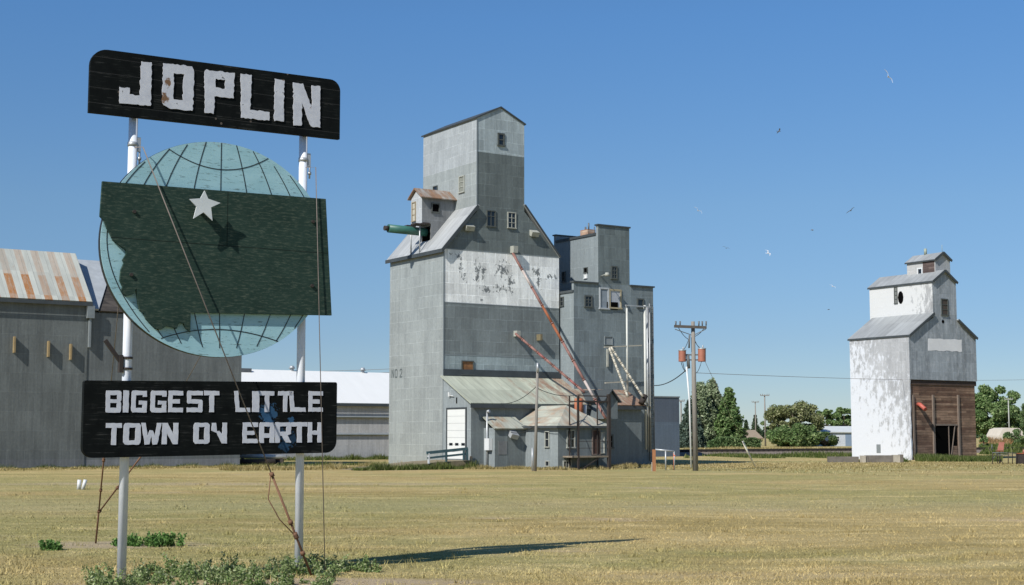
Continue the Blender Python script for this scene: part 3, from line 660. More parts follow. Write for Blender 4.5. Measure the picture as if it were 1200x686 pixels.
for bb in (b1+.1, BG-.2): MB().tube([(LA-.1, bb, 13.6), (LA-.1, bb, 15.42)], .045, 8).build('support', M['galv'], lh)
gm = plain('green_chute_paint', (.03, .115, .09), .35, 1.6, .45)
ca = E1.front(455, 270, b1+.6)[0]; zc = E1.front(480, 270, b1+.6)[1]
m = MB(); m.tube([(ca, b1+.6, zc), (LA+1.2, b1+.6, zc-.05)], .27, 20); m.build('grain_chute', gm, el)
m = MB(); m.tube([(ca-.28, b1+.6, zc), (ca-.001, b1+.6, zc)], .16, 16); m.build('chute_collar', M['rust_dark'], el)
# NO 2 painted on the side wall
def side_text(par, s, b_right, z, h, off, mat):
    cur = b_right
    G_ = {'N': [[(0,0),(.14,0),(.14,.7),(.46,0),(.6,0),(.6,1),(.46,1),(.46,.3),(.14,1),(0,1)]],
          'O': [[(.1,0),(.5,0),(.6,.12),(.6,.88),(.5,1),(.1,1),(0,.88),(0,.12)], [(.14,.16),(.46,.16),(.46,.84),(.14,.84)]],
          '2': [[(0,0),(.6,0),(.6,.15),(.2,.15),(.58,.55),(.6,.85),(.48,1),(.12,1),(0,.85),(0,.70),(.14,.70),(.16,.84),(.44,.84),(.44,.62),(0,.15)]]}
    for ch in s:
        if ch == ' ': cur -= h*.35; continue
        o = flat_shape('painted_letter', [[(x*h, zz*h) for x, zz in p] for p in G_[ch]], .004, mat, par, 0)
        o.location = (off, cur, z); o.rotation_euler = (0, 0, -math.pi/2); cur -= h*.78
side_text(el, 'NO 2', 6.72, 5.72, .58, -.006, plain('faded_grey_letter_paint', (.10, .12, .12), .3))
# grain spouts
def spout(par, p, q, r, mats, name='grain_spout'):
    p, q = Vector(p), Vector(q); m = MB(); L = (q-p).length; n = 9
    for i in range(n):
        a, b = p.lerp(q, i/n), p.lerp(q, (i+1)/n-.012); m.tube([a, b], r*(1.0 if i % 2 == 0 else .97), 12, mi=i % len(mats))
    for i in range(1, n): c = p.lerp(q, i/n-.006); d = (q-p).normalized()*.035; m.tube([c-d, c+d], r*1.25, 12, mi=0)
    return m.build(name, mats, par)
redm = plain('faded_red_paint', (.23, .115, .095), .5, 4, .7); palem = plain('pale_scuffed_paint', (.42, .36, .33), .35, 4, .6)
def on(Fr, px, py, b): a, z = Fr.front(px, py, b); return Vector((a, b, z))
spout(el, on(E1, 601, 297, -.25), on(E1, 711, 493, -8.3), .085, [redm, palem, redm, M['rust'], M['rust'], redm])
m = MB(); c = on(E1, 600.5, 292, 0); m.box(c.x-.17, c.x+.17, -.40, -.004, c.z-.28, c.z+.16); m.build('spout_box', M['frame_pale'], el)
m = MB(); c = on(E1, 604, 391, 0); m.box(c.x-.14, c.x+.14, -.40, -.002, c.z-.2, c.z+.16); m.build('spout_box', M['frame_pale'], el)
spout(el, on(E1, 604, 391, -.35), on(E1, 686, 461, -4.6), .08, [redm, redm, redm, plain('red_spout', (.24, .08, .07), .3)])
m = MB(); c = on(E1, 630, 394, 0); m.box(c.x-.08, c.x+.08, -.45, -.002, c.z-.3, c.z+.1); m.build('spout_box', plain('ochre_bracket', (.17, .14, .08)), el)
m = MB()
for zz in (10.24, 6.97, 13.62): m.box(.02, W1-.02, -.012, -.001, zz-.03, zz+.03)
m.build('sheet_lap', M['trim_grey'], el)
# drive shed along the front
BS = -3.32; ZT, ZB = 5.60, 3.98; AE = 12.92
shed = MB()
M['shed_front'] = siding('shed_siding_front', .195, .08, (.86, 1.0, 1.03), streak=.16, metal=.1, row=3.0, wid=.9); M['shed_side'] = siding('shed_siding_side', .33, .06, (.88, 1.0, 1.03), streak=.15, metal=.1, row=1.2)
shed.prismx([(BS, 0), (-.01, 0), (-.01, ZT-.06), (BS, ZB-.06)], .002, AE, 1)
shed = shed.build('drive_shed', [M['shed_side'], M['shed_side']], el)
MB().box(0, AE, BS-.012, BS-.002, 0, ZB-.07).build('front_wall', M['shed_front'], shed)
rs = (ZT-ZB)/(-BS)
m = MB(); m.slab([(-.2, BS-.3, ZB-.3*rs+.08), (AE+.2, BS-.3, ZB-.3*rs+.08), (AE+.2, -.015, ZT+.07), (-.2, -.015, ZT+.07)], .07)
m.build('roof', roofing('shed_roof', .47, (.96, 1.02, .82), (.21, .135, .095), rust=(.48, .66), rx=(6.0, .036), ribs=1.5, streak=.22), shed)
MB().box(0, W1+.1, -.07, -.004, ZT+.075, ZT+.48).build('flashing', M['trim_dark'], shed)
m = MB(); m.box(-.2, AE+.2, BS-.32, BS-.27, ZB-.36, ZB-.13); m.build('fascia', M['trim_dark'], shed)
doorm = plain('white_door_paint', (.66, .68, .66), .05, 1.0, .45)
b_a, b_b = -.60, -2.74
dr = MB(); nP = 7; z0d, z1d = .55, 3.57
for i in range(nP): dr.box(-.035, -.003, b_b, b_a, z0d+(z1d-z0d)*i/nP+.008, z0d+(z1d-z0d)*(i+1)/nP-.004)
dr = dr.build('garage_door', doorm, shed)
for bb in (-.98, -1.68, -2.42): MB().box(-.042, -.036, bb-.26, bb+.14, 1.36, 1.52).build('door_window', M['glass'], dr)
m = MB(); m.box(-.06, -.002, b_a, b_a+.12, .5, z1d+.1); m.box(-.06, -.002, b_b-.12, b_b, .5, z1d+.1); m.box(-.06, -.002, b_b, b_a, z1d, z1d+.1); m.build('door_frame', M['trim_dark'], shed)
m = MB(); m.box(-.14, -.003, -.95, -.83, 4.35, 4.62); m.tube([(-.1, -.85, 4.42), (-.1, -1.4, 4.38)], .025, 6); m.build('lamp', M['white_paint'], shed)
MB().box(-.03, -.003, -1.72, -1.62, 3.92, 4.28).build('vent_slot', M['hole'], shed)
MB().box(-.10, .02, BS-.14, BS-.02, -.02, .75).build('corner_post', plain('tan_post', (.42, .32, .22)), shed)
# raised ramp in front of the garage door with its railing
rp = empty('earth_ramp', E1.w(0, 0, 0), E1.rz, 'low weedy earth ramp leading up to the white garage door', 'ramp')
m = MB(); m.prism([(-.15, 0), (-.15, .50), (-2.2, .42), (-8.0, -.05), (-8.0, -.1)], BS-.25, -.1); m.build('ramp_bank', plain('ramp_earth', (.20, .165, .10), .35, 2, .95, 0, (1, 1, 1), .6), rp)
rl = empty('ramp_railing', E1.w(0, 0, 0), E1.rz, 'dark blue-green two-rail railing beside the ramp to the white door', 'railing')
def rp_(px, py): return on(E1, px, py, BS-.30)
teal = plain('dark_teal_rail_paint', (.045, .095, .11), .3, 3)
m = MB(); m.bar(rp_(500, 531), rp_(548, 526), .08, .17); m.build('rail', teal, rl)
m = MB(); m.bar(rp_(501, 537), rp_(548, 532), .06, .12); m.build('rail', teal, rl)
for px_, y0, y1, mt in ((502.5, 531.5, 542, M['white_paint']), (523, 529, 540, teal), (543.5, 527, 538, teal), (547.5, 526, 538, teal)):
    m = MB(); m.bar(rp_(px_, y0), rp_(px_, y1+1.5), .10, .10); m.build('post', mt, rl)

# ------------------------------------------------------------ office in front of the shed
of = empty('office_building', E1.w(0, 0, 0), E1.rz, 'small grey office with a hipped metal roof in front of the tallest elevator', 'building')
a0, ba, a1, bo, ar_ = .90, -4.57, 3.09, -8.0, 6.68
off_l = siding('office_siding_left', .275, .05, (.88, 1.0, 1.02), streak=.15, metal=.05, row=5, wid=1.2, rust=.0); off_f = siding('office_siding_front', .185, .06, (.86, 1.0, 1.01), streak=.25, metal=.05, row=3, wid=1.1)  # lighter left, darker front: part of the sun and shade is painted
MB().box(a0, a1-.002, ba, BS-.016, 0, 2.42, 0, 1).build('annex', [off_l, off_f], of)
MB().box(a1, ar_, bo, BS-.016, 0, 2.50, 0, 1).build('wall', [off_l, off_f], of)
roofm = roofing('office_roof', .46, (.97, 1.0, .84), (.27, .18, .12), rust=(.46, .66), ribs=1.6, streak=.30)
m = MB(); m.slab([(a0-.12, ba-.18, 2.40), (a1+.0, ba-.18, 2.40), (a1+.0, BS-.02, 3.15), (a0-.12, BS-.02, 3.15)], .07)
m.build('annex_roof', roofing('annex_roof', .45, (.97, 1.0, .84), (.22, .12, .06), rust=(.50, .66), ribs=1.3, streak=.25), of)
e = .22; x0, x1, y0, y1 = a1-e, ar_+e, bo-e, BS-.02; zE, zR = 2.50, 3.78; cxm = (x0+x1)/2; yr0, yr1 = y0+1.9, y1-.3
bmx = bmesh.new()
P = [Vector(p) for p in [(x0, y0, zE), (x1, y0, zE), (x1, y1, zE), (x0, y1, zE), (cxm, yr0, zR), (cxm, y1, zR)]]
# ridge runs back towards the shed
m = MB()
m.face([P[0], P[1], P[4]]); m.face([P[1], P[2], P[5], P[4]]); m.face([P[3], P[0], P[4], P[5]]); m.face([P[2], P[3], P[5]]); m.face([P[0], P[3], P[2], P[1]])
m.build('hip_roof', roofm, of); bmx.free()
m = MB(); m.box(x0-.01, x1+.01, y0-.03, y0-.002, zE-.10, zE+.04); m.box(x0-.03, x0-.002, y0, y1, zE-.10, zE+.04); m.build('fascia', M['trim_dark'], of)
winpx(of, E1, 's', a1, 639.7, 643.5, 506.5, 523.5, fr=.06, mat=M['frame_pale'], rows=2)
winpx(of, E1, 's', a1, 640, 643.7, 541, 546, fr=.05, mat=M['frame_pale'], rows=1)
winpx(of, E1, 'f', bo, 665, 672.5, 505, 524, fr=.07, mat=M['frame_pale'], rows=2, cols=2)
winpx(of, E1, 'f', bo, 660.5, 668.5, 541, 548.5, fr=.06, mat=M['frame_pale'], rows=1, cols=3)
dw = winpx(of, E1, 'f', bo, 694.5, 702, 505, 532, fr=.06, mat=plain('grey_brown_frame', (.17, .13, .11)), rows=1, pane=planks('old_brown_door', (.055, .028, .02), (.085, .045, .035), .15, .3, 'x'), name='door')
winpx(of, E1, 'f', bo, 704, 707.5, 507, 531, fr=.03, mat=M['frame_pale'], rows=1, pane=plain('pale_screen', (.38, .39, .37)), name='screen_door')
an_ = siding('annex_door_siding', .20, .08, streak=.3, metal=.05)
m = MB(); A_, Z_ = E1.front(597, 507, ba); m.slab([(A_-.05, ba-.42, Z_-.1), (A_+.45, ba-.42, Z_-.2), (A_+.45, ba-.002, Z_+.12), (A_-.05, ba-.002, Z_+.2)], .3); m.build('light_fixture', M['galv'], of)
MB().box(E1.front(584, 525, ba)[0], E1.front(594, 525, ba)[0], ba-.02, ba-.002, E1.front(589, 533, ba)[1], E1.front(589, 517, ba)[1]).build('panel', an_, of)
# power mast and meter box on the annex end
m = MB(); mm_ = on(E1, 568.6, 505, BS-.5); z1_ = E1.front(568.6, 483, BS-.5)[1]
m.tube([(a0-.1, BS-.55, 0), (a0-.1, BS-.55, z1_)], .06, 8); m.tube([(a0-.1, BS-.55, z1_), (a0-.02, BS-.7, z1_+.06)], .10, 8); m.build('power_mast', M['galv'], of)
MB().box(a0-.26, a0-.02, BS-1.0, BS-.5, 1.1, 1.8).build('meter_box', M['white_paint'], of)
m = MB(); p = on(E1, 681.7, 463, -4.6); m.tube([(p.x-.35, -4.75, 2.9), (p.x-.35, -4.75, 4.25)], .26, 14); m.build('chimney', plain('orange_rust_flue', (.36, .12, .055), .3, 2), of)
m = MB(); m.tube([(p.x+.15, -4.75, 2.9), (p.x+.15, -4.75, 3.85)], .09, 12); m.build('vent_pipe', M['white_paint'], of)
# cross gable on the shed roof behind the office
cg = MB(); ca0, ca1 = E1.front(690, 478, BS)[0], E1.front(706, 478, BS)[0]
cg.prism([(ca0, 3.0), (ca1, 3.0), (ca1, 4.1), ((ca0+ca1)/2, 4.75), (ca0, 4.1)], BS-1.6, BS-.02)
cg = cg.build('dormer', M['shed_front'], shed)
m = MB(); cm = (ca0+ca1)/2
m.slab([(ca0-.2, BS-1.8, 4.05), (ca0-.2, -1.8, 4.05), (cm, -1.8, 4.85), (cm, BS-1.8, 4.85)], .06); m.slab([(ca1+.2, BS-1.8, 4.05), (ca1+.2, -1.8, 4.05), (cm, -1.8, 4.848), (cm, BS-1.8, 4.848)], .06)
m.build('roof', M['trim_dark'], cg)
m = MB(); q0, q1 = E1.front(703.5, 500, BS-.8)[0], E1.front(712.5, 500, BS-.8)[0]
m.box(q0, q1, BS-.8, BS-.02, E1.front(719, 507, BS-.8)[1], 3.85); m.build('loading_box', M['shed_side'], shed)
winpx(shed, E1, 'f', BS-.012, 713.5, 717, 511, 524, fr=.1, mat=M['frame_dark'], rows=2, pane=M['hole'])

# steel loading frame with deck
fB = -9.1; lf = empty('loading_frame', E1.w(0, 0, 0), E1.rz, 'dark rusty steel frame with a small deck in front of the office door', 'steel frame')
f0, f1 = E1.front(677.5, 500, fB)[0], E1.front(713.5, 500, fB)[0]; ftop = E1.front(677.5, 464, fB)[1]; fb2 = fB+1.0
for aa, bb, dz, r_ in ((f0, fB, 0, .055), (f1, fB, .12, .09), (f0+.1, fb2, 0, .03), (f1-.1, fb2, 0, .03)):
    MB().box(aa-r_, aa+r_, bb-r_, bb+r_, 0, ftop+dz).build('post', M['rust_dark'], lf)
m = MB(); m.bar((f0, fB, ftop-.32), (f1, fB, ftop-.32), .10, .10); m.bar((f0, fB, ftop), (f1, fB, ftop), .05, .06); m.bar((f0, fB, ftop-.32), (f0+.1, fb2, ftop-.32), .08, .08); m.bar((f1, fB, ftop-.32), (f1-.1, fb2, ftop-.32), .08, .08)
m.build('crossbeam', M['rust_dark'], lf)
dz_ = E1.front(690, 534.5, fB)[1]
m = MB(); m.box(f0-.35, f1+.05, fB-.05, bo-.03, dz_-.09, dz_); m.build('deck', plain('bleached_deck_boards', (.24, .20, .15), .4, 3, .9), lf)
m = MB(); m.bar((f0+.1, fB, dz_+.85), (f1-.1, fB, dz_+.85), .035, .035); m.bar((f0+.1, fB, dz_+.45), (f1-.1, fB, dz_+.45), .03, .03); m.bar((f0+.2, fB, 0), (f1-.5, fB, dz_), .05, .05); m.build('brace', M['rust_dark'], lf)

# ============================================================ SECOND ELEVATOR
E2 = Frame(673, 93.6)
e2 = empty('grain_elevator', E2.w(0, 0, 0), E2.rz, 'flat-topped dark grey elevator with stepped tower, standing right behind the tallest one', 'grain elevator')
M['e2_front'] = siding('second_siding_front', .25, .17, (.83, 1.0, 1.06), bands=((11.9, 30, (.16, .195, .20)),), streak=.25, metal=.1, row=.8)
M['e2_side'] = siding('second_siding_side', .27, .05, (.86, 1.0, 1.05), streak=.10, metal=.1, row=1.2)
MB().box(0, 6.55, 0, 6.4, 0, 11.32, 1, 0).build('bin_house', [M['e2_front'], M['e2_side']], e2)
for q0_, q1_ in ((0, 1.96), (4.58, 6.55)): MB().box(q0_, q1_, -.003, .22, 11.32, 11.86, 1, 0).build('parapet', [M['e2_front'], M['e2_side']], e2)
for q0_, q1_ in ((-.08, 1.94), (4.59, 6.63)): MB().box(q0_, q1_, -.10, .3, 11.86, 11.96).build('coping', M['trim_dark'], e2)
MB().box(-.08, -.003, 0, 6.45, 11.22, 11.37).build('coping', M['trim_dark'], e2)
MB().box(1.98, 4.57, -.006, 5.1, 11.2, 15.20, 1, 0).build('tower', [M['e2_front'], M['e2_side']], e2)
MB().box(1.98, 4.57, -.009, .22, 15.202, 15.74, 1, 0).build('tower_parapet', [M['e2_front'], M['e2_side']], e2); MB().box(1.98, 4.57, 4.85, 5.1, 15.202, 15.62).build('tower_parapet', M['e2_side'], e2)
m = MB(); m.box(1.91, 4.64, -.08, .3, 15.742, 15.84); m.box(1.92, 4.65, 4.8, 5.2, 15.622, 15.71); m.box(1.91, 2.01, .22, 4.85, 15.12, 15.28); m.build('tower_coping', M['trim_dark'], e2)
m = MB(); bs_, zs_ = E2.side(684, 279, 1.98); m.box(2.06, 2.7, bs_-.35, bs_+.5, 14.9, 15.66); m.build('chimney_stub', planks('crumbling_brick', (.33, .16, .09), (.50, .42, .33), .12, .4), e2)
for x_, y_, p_, q_, r_ in ((2.25, bs_-.2, 15.6, 16.1, .05), (2.35, bs_+.3, 15.6, 15.9, .06), (2.2, bs_-.9, 15.0, 15.75, .03), (2.2, bs_-1.4, 15.0, 15.65, .03)): MB().tube([(x_, y_, p_), (x_, y_, q_)], r_, 6).build('vent_stack', M['galv_dark'], e2)
winpx(e2, E2, 'f', -.006, 717, 722, 313.5, 326, fr=.09, mat=M['frame_dark'], rows=3, cols=2)
winpx(e2, E2, 'f', 0, 686, 692.5, 348, 359, fr=.09, mat=M['frame_dark'], rows=3, cols=2)
winpx(e2, E2, 'f', 0, 747.5, 753, 351.5, 360, fr=.08, mat=M['frame_dark'], rows=1)
winpx(e2, E2, 's', 1.98, 685, 688.5, 314.5, 319.5, fr=.05, mat=M['frame_dark'], rows=1, pane=M['hole'])
winpx(e2, E2, 's', 1.98, 685.3, 688, 321, 326, fr=.04, mat=M['white_paint'], rows=1, pane=M['white_paint'], name='patch')
winpx(e2, E2, 's', 1.98, 659.5, 662.5, 319.5, 330, fr=.05, mat=M['frame_dark'], rows=2)
winpx(e2, E2, 's', 0, 657.5, 660.5, 349, 358.5, fr=.05, mat=M['frame_dark'], rows=2)
winpx(e2, E2, 'f', -.006, 703.5, 712, 339, 361, fr=.10, mat=plain('pale_grey_trim', (.40, .43, .45)), rows=1, pane=plain('grey_blue_panel', (.22, .26, .30)), name='door')
winpx(e2, E2, 'f', -.006, 715, 726.5, 341, 360.5, fr=.10, mat=plain('ochre_opening_frame', (.34, .30, .20)), rows=1, pane=siding('pale_blue_sheet', .52, .05, (.95, 1, 1.08), streak=.1), name='opening')
m = MB(); q, z_ = E2.front(718, 357, 0); m.box(q-.5, q+.4, -.05, -.022, z_-.35, z_+.15); m.build('torn_panel', M['hole'], e2)
winpx(e2, E2, 'f', 0, 708.5, 717, 395, 404, fr=.03, mat=M['trim_grey'], rows=1, pane=plain('grey_patch_sheet', (.24, .27, .28)), name='patch')
lampm = MB(); c = on(E2, 704, 323, 0); lampm.tube([(c.x, -.01, c.z-.05), (c.x, -.7, c.z+.05)], .03, 6); lampm.tube([(c.x, -.7, c.z+.12), (c.x, -.7, c.z-.10)], .12, 10, r1=.2); lampm.build('yard_lamp', M['frame_pale'], e2)
M['leg'] = plain('pale_leg_casing', (.52, .53, .49), .15, 1.5, .5, .0)
cream = plain('cream_spout_paint', (.46, .43, .35), .25, 2)
# legs, pipes and brackets on the front
def vpipe(px, y0, y1, b, r, mat, par=e2, name='pipe'):
    a, zz0 = E2.front(px, y0, b); zz1 = E2.front(px, y1, b)[1]; MB().tube([(a, b, max(zz1, 0)), (a, b, zz0)], r, 10).build(name, mat, par)
vpipe(734.5, 358, 466, -.9, .065, M['leg']); vpipe(755.5, 358, 527, -.9, .085, M['leg']); vpipe(761, 356, 530, -.9, .035, M['galv']); vpipe(758.2, 360, 530, -.5, .06, M['galv'])
m = MB(); c0 = on(E2, 762.5, 360, -.15); c1 = on(E2, 762.5, 530, -.15)
for s_ in (-.2, .2): m.tube([(c0.x+s_, -.15, 0.3), (c0.x+s_, -.15, c0.z)], .03, 6)
for i in range(40): zz = .5+i*.26; m.tube([(c0.x-.2, -.15, zz), (c0.x+.2, -.15, zz)], .018, 5)
m.build('ladder', M['galv_dark'], e2)
m = MB(); m.bar(on(E2, 708, 407, -.9), on(E2, 752, 405, -.9),   .08, .07); m.build('bracket_beam', cream, e2)
m = MB(); m.bar(on(E2, 709, 449, -.9), on(E2, 741, 447, -.9), .08, .07); m.build('bracket_beam', cream, e2)
m = MB(); m.bar(on(E2, 733, 358, -1.0), on(E2, 762, 360, -1.0), .10, .08); m.build('bracket_beam', M['galv'], e2)
m = MB(); m.bar(on(E2, 712, 409, -.1), on(E2, 712, 430, -.1), .12, .12); m.build('bracket_beam', M['frame_pale'], e2)
spout(e2, on(E2, 714, 408, -.9), on(E2, 736, 466, -2.4), .075, [cream]); spout(e2, on(E2, 716, 407, -.9), on(E2, 754, 466, -2.4), .075, [cream])
m = MB(); c = on(E2, 754, 468, -2.2); m.tube([(c.x-.2, c.y, c.z-.3), (c.x+.15, c.y, c.z+.25)], .2, 10); m.build('spout_head', M['rust_dark'], e2)

# ============================================================ RIGHT ELEVATOR
E3 = Frame(1068, 117)
e3 = empty('grain_elevator', E3.w(0, 0, 0), E3.rz, 'smaller grain elevator with a white side wall and bare brown boards low on its front', 'grain elevator')
W3, D3, Z3 = 8.15, 6.48, 10.0
M['e3_side'] = siding('whitewashed_siding_side', .44, .10, (.97, 1, 1.03), streak=.18, metal=.1, row=.8, wid=.75, peel=((.64, .67, .71), .42, .53, 2.3, (5.0, -.030, 3.0, .035)), lap=1.12)
M['e3_front'] = siding('silver_siding_front', .37, .12, (.90, 1.0, 1.08), streak=.35, metal=.15, row=.8, wid=.75, peel=((.44, .47, .50), .50, .72, 2.5, None))
M['e3_cup'] = siding('cupola_siding_side', .42, .10, (.98, 1, 1.0), streak=.25, metal=.1, peel=((.62, .63, .62), .47, .56, 2.4, (14, 0, 3.6, .07)))
M['e3_boards'] = planks('bare_weathered_boards', (.10, .052, .032), (.25, .165, .11), .20, .6)
zc3 = E3.front(1108, 446, 0)[1]; ak = .55
a_t0, a_t1 = E3.front(1092.9, 350)[0], E3.front(1120.6, 350)[0]; zt3 = E3.front(1092.9, 330)[1]; am3 = (a_t0+a_t1)/2; zp3 = E3.front(1106.5, 317.8)[1]
zg = E3.front(1092.9, 367.8)[1]; sl3 = (zg-Z3)/a_t0
body = MB(); body.prism([(0, zc3), (W3, zc3), (W3, Z3), (am3, Z3+am3*sl3-.5), (0, Z3)], 0, D3, 1, 0)
body = body.build('bin_house', [M['e3_front'], M['e3_side']], e3)
m = MB(); m.box(0, W3-.15, .16, D3-.02, 0, zc3-.002, 0, 1); m.build('board_wall', [M['e3_side'], M['e3_boards']], e3)
m = MB(); 
pts = [(0, 0), (.0, zc3), (.10, zc3)]
rr = random.Random(3); edge = [(.05+.10*rr.random(), zc3*(1-k/14)) for k in range(1, 14)]
m.prism([(-.02, 0), (-.02, zc3-.004), (.14, zc3-.004)]+edge+[(.06, 0)], .02, .158, 0); m.build('cladding_edge', M['e3_side'], e3)
m = MB(); m.prismx([(.16, 0), (D3-.02, 0), (D3-.02, zc3-.005), (.16, zc3-.005)], -.02, -.003); m.build('side_cladding', M['e3_side'], e3)
MB().box(.15, W3, .10, .16, zc3-.40, zc3-.01).build('header_beam', planks('dark_header', (.04, .026, .02), (.07, .045, .035), .2, .3), e3)
for px_ in (1070.8, 1094.3, 1123.8):
    a_ = E3.front(px_, 500, .1)[0]; MB().box(a_-.09, a_+.09, .04, .158, 0, E3.front(px_, 463, .1)[1]).build('batten', plain('grey_batten_wood', (.19, .15, .12), .35, 3, .9, 0, (6, 6, 1)), e3)
dA0, dA1 = E3.front(1096.7, 515, .16)[0], E3.front(1121.5, 515, .16)[0]; dZ = E3.front(1108, 499, .16)[1]
MB().box(dA0, dA1, .145, .158, 0, dZ).build('doorway', M['hole'], e3)  # thin black sheet paints the shade inside the doorway
m = MB(); m.box(dA0-.05, dA1+.05, .08, .158, dZ, dZ+.14); a_ = E3.front(1113, 515, .1)[0]; m.box(a_-.10, a_-.02, .10, .144, 0, dZ); m.bar((dA1-.25, .12, dZ), (dA1-.75, .12, .4), .08, .05); m.build('door_timber', plain('grey_batten', (.19, .15, .12), .3), e3)
m = MB(); a_ = E3.front(1116.5, 515, .1)[0]; m.box(a_, dA1, .118, .142, 0, 1.1); m.build('door_board', M['e3_boards'], e3)
c = on(E3, 1082.7, 476, -.5); m = MB(); m.tube([(c.x-.12, -.75, c.z-.28), (c.x+.0, -.1, c.z+.12), (c.x+.05, .15, c.z+.14)], .17, 10); m.build('red_spout', plain('bright_red_spout', (.42, .10, .07), .25, 3), e3)
roof3 = roofing('grey_ribbed_roof', .33, (.95, 1, 1), rust=(.80, .95), axis='y', ribs=1.6, streak=.2)
def gable_roof(par, a0_, a1_, am, z0, zp, b0, b1_, t=.10, ovs=.18, ovf=.30, mat=roof3, cut=None):
    s_ = (zp-z0)/(am-a0_)
    lim0 = am if cut is None else cut[0]; lim1 = am if cut is None else cut[1]
    zl = z0+(lim0-a0_)*s_; zl1 = z0+(a1_-lim1)*s_
    m = MB(); m.slab([(a0_-ovs, b0-ovf, z0-ovs*s_+t), (a0_-ovs, b1_+ovf, z0-ovs*s_+t), (lim0, b1_+ovf, zl+t), (lim0, b0-ovf, zl+t)], t)
    m.slab([(a1_+ovs, b0-ovf, z0-ovs*s_+t), (a1_+ovs, b1_+ovf, z0-ovs*s_+t), (lim1, b1_+ovf, zl1+t-.002), (lim1, b0-ovf, zl1+t-.002)], t)
    r = m.build('roof', mat, par)
    y_ = b0-ovf-.03
    MB().bar((a0_-ovs, y_, z0-ovs*s_+t*.3), (lim0, y_, zl+t*.3), .05, .2).build('rake_board', M['trim_dark'], par)
    MB().bar((a1_+ovs, y_, z0-ovs*s_+t*.3), (lim1, y_, zl1+t*.3), .05, .2).build('rake_board', M['trim_dark'], par)
    MB().box(a0_-ovs-.05, a0_-ovs-.002, b0-ovf, b1_+ovf, z0-ovs*s_-.06, z0-ovs*s_+t-.02).build('eave_board', M['trim_dark'], par); return r
gable_roof(e3, 0, W3, am3, Z3, Z3+am3*sl3, 0, D3, cut=(a_t0-.005, a_t1+.005), ovf=.16, ovs=.03)
cb = E3.side(1018.8, 339.6, a_t0)[0]
cup = MB().prism([(a_t0, Z3+1.5), (a_t1, Z3+1.5), (a_t1, zt3), (am3, zp3), (a_t0, zt3)], -.004, cb, 1, 0).build('cupola', [M['e3_front'], M['e3_cup']], e3)
gable_roof(cup, a_t0, a_t1, am3, zt3, zp3, 0, cb, ovs=.05, ovf=.15)
# top box
tb0 = .75; ta0, ta1 = E3.front(1095.9, 310, tb0)[0], E3.front(1113.3, 310, tb0)[0]; tz = E3.front(1095.9, 304, tb0)[1]; tp = E3.front(1104.2, 296.6, tb0)[1]; tb1 = E3.side(1062.7, 310, ta0)[0]
top_s = siding('top_box_siding', .44, .05, (1, 1, .97), streak=.12, metal=.0)
tb = MB().prism([(ta0, zt3-.2), (ta1, zt3-.2), (ta1, tz), ((ta0+ta1)/2, tp), (ta0, tz)], tb0, tb1, 1, 0).build('top_box', [siding('top_box_front', .40, .05, streak=.15, metal=0), top_s], cup)
gable_roof(tb, ta0, ta1, (ta0+ta1)/2, tz, tp, tb0, tb1, t=.07, ovs=.1, ovf=.12)
bq0, bq1 = E3.side(1095.2, 315, ta0)[0], E3.side(1081.5, 315, ta0)[0]
MB().box(ta0-.015, ta0-.003, bq0, bq1, E3.side(1088, 325, ta0)[1], E3.side(1088, 306.5, ta0)[1]).build('bare_patch', planks('dark_shingle_boards', (.06, .04, .035), (.12, .09, .08), .17, .4), tb)
winpx(tb, E3, 's', ta0, 1076.3, 1080.3, 315.5, 323.5, fr=.10, mat=M['white_paint'], rows=1)
m = MB(); c = E3.side(1084.5, 296, (ta0+ta1)/2); m.tube([((ta0+ta1)/2, c[0], tp), ((ta0+ta1)/2, c[0], tp+.55)], .12, 8); m.tube([((ta0+ta1)/2+.1, tb0+.1, tp), ((ta0+ta1)/2+.1, tb0+.1, tp+.7)], .02, 5); m.build('vent_stack', plain('greenish_stack', (.28, .32, .25)), tb)
winpx(cup, E3, 'f', -.004, 1103.5, 1110, 351.5, 369, fr=.09, mat=M['frame_dark'], rows=3, pane=plain('brown_pane', (.06, .045, .035)))
winpx(cup, E3, 's', a_t0, 1048.6, 1051.4, 337, 355.5, fr=.05, mat=M['frame_dark'], rows=4, pane=plain('shutter_grey', (.16, .17, .16)))
bh, zh = E3.side(1055.5, 347.5, a_t0); hp = [(bh+.30*math.cos(t), zh-.1+.55*math.sin(t)) for t in [k*math.pi/5 for k in range(10)]]
hp = [(p[0], p[1]) for p in hp if True]; MB().prismx(hp, a_t0-.02, a_t0-.004).build('hole', M['hole'], cup)
c = on(E3, 1104.9, 377, 0); MB().tube([(c.x, -.02, c.z), (c.x, -.006, c.z)], .15, 12).build('hole', M['hole'], e3)
p0, p1 = E3.front(1087.5, 405), E3.front(1127, 405)
flat_shape('white_patch', [ragged([(p0[0], E3.front(1107, 411.5)[1]), (p1[0], E3.front(1107, 411.5)[1]), (p1[0]-.02, E3.front(1107, 397.5)[1]), (p0[0]+.05, E3.front(1107, 397.5)[1])], .3, .05, 4)], .01, plain('white_paint_patch', (.68, .69, .70), .12, 1.2), e3, -.012)
b_, z_ = E3.side(1029.7, 526, -.02); MB().box(-.04, -.022, b_-.22, b_+.22, z_-.35, z_+.35).build('small_vent', M['trim_grey'], e3)
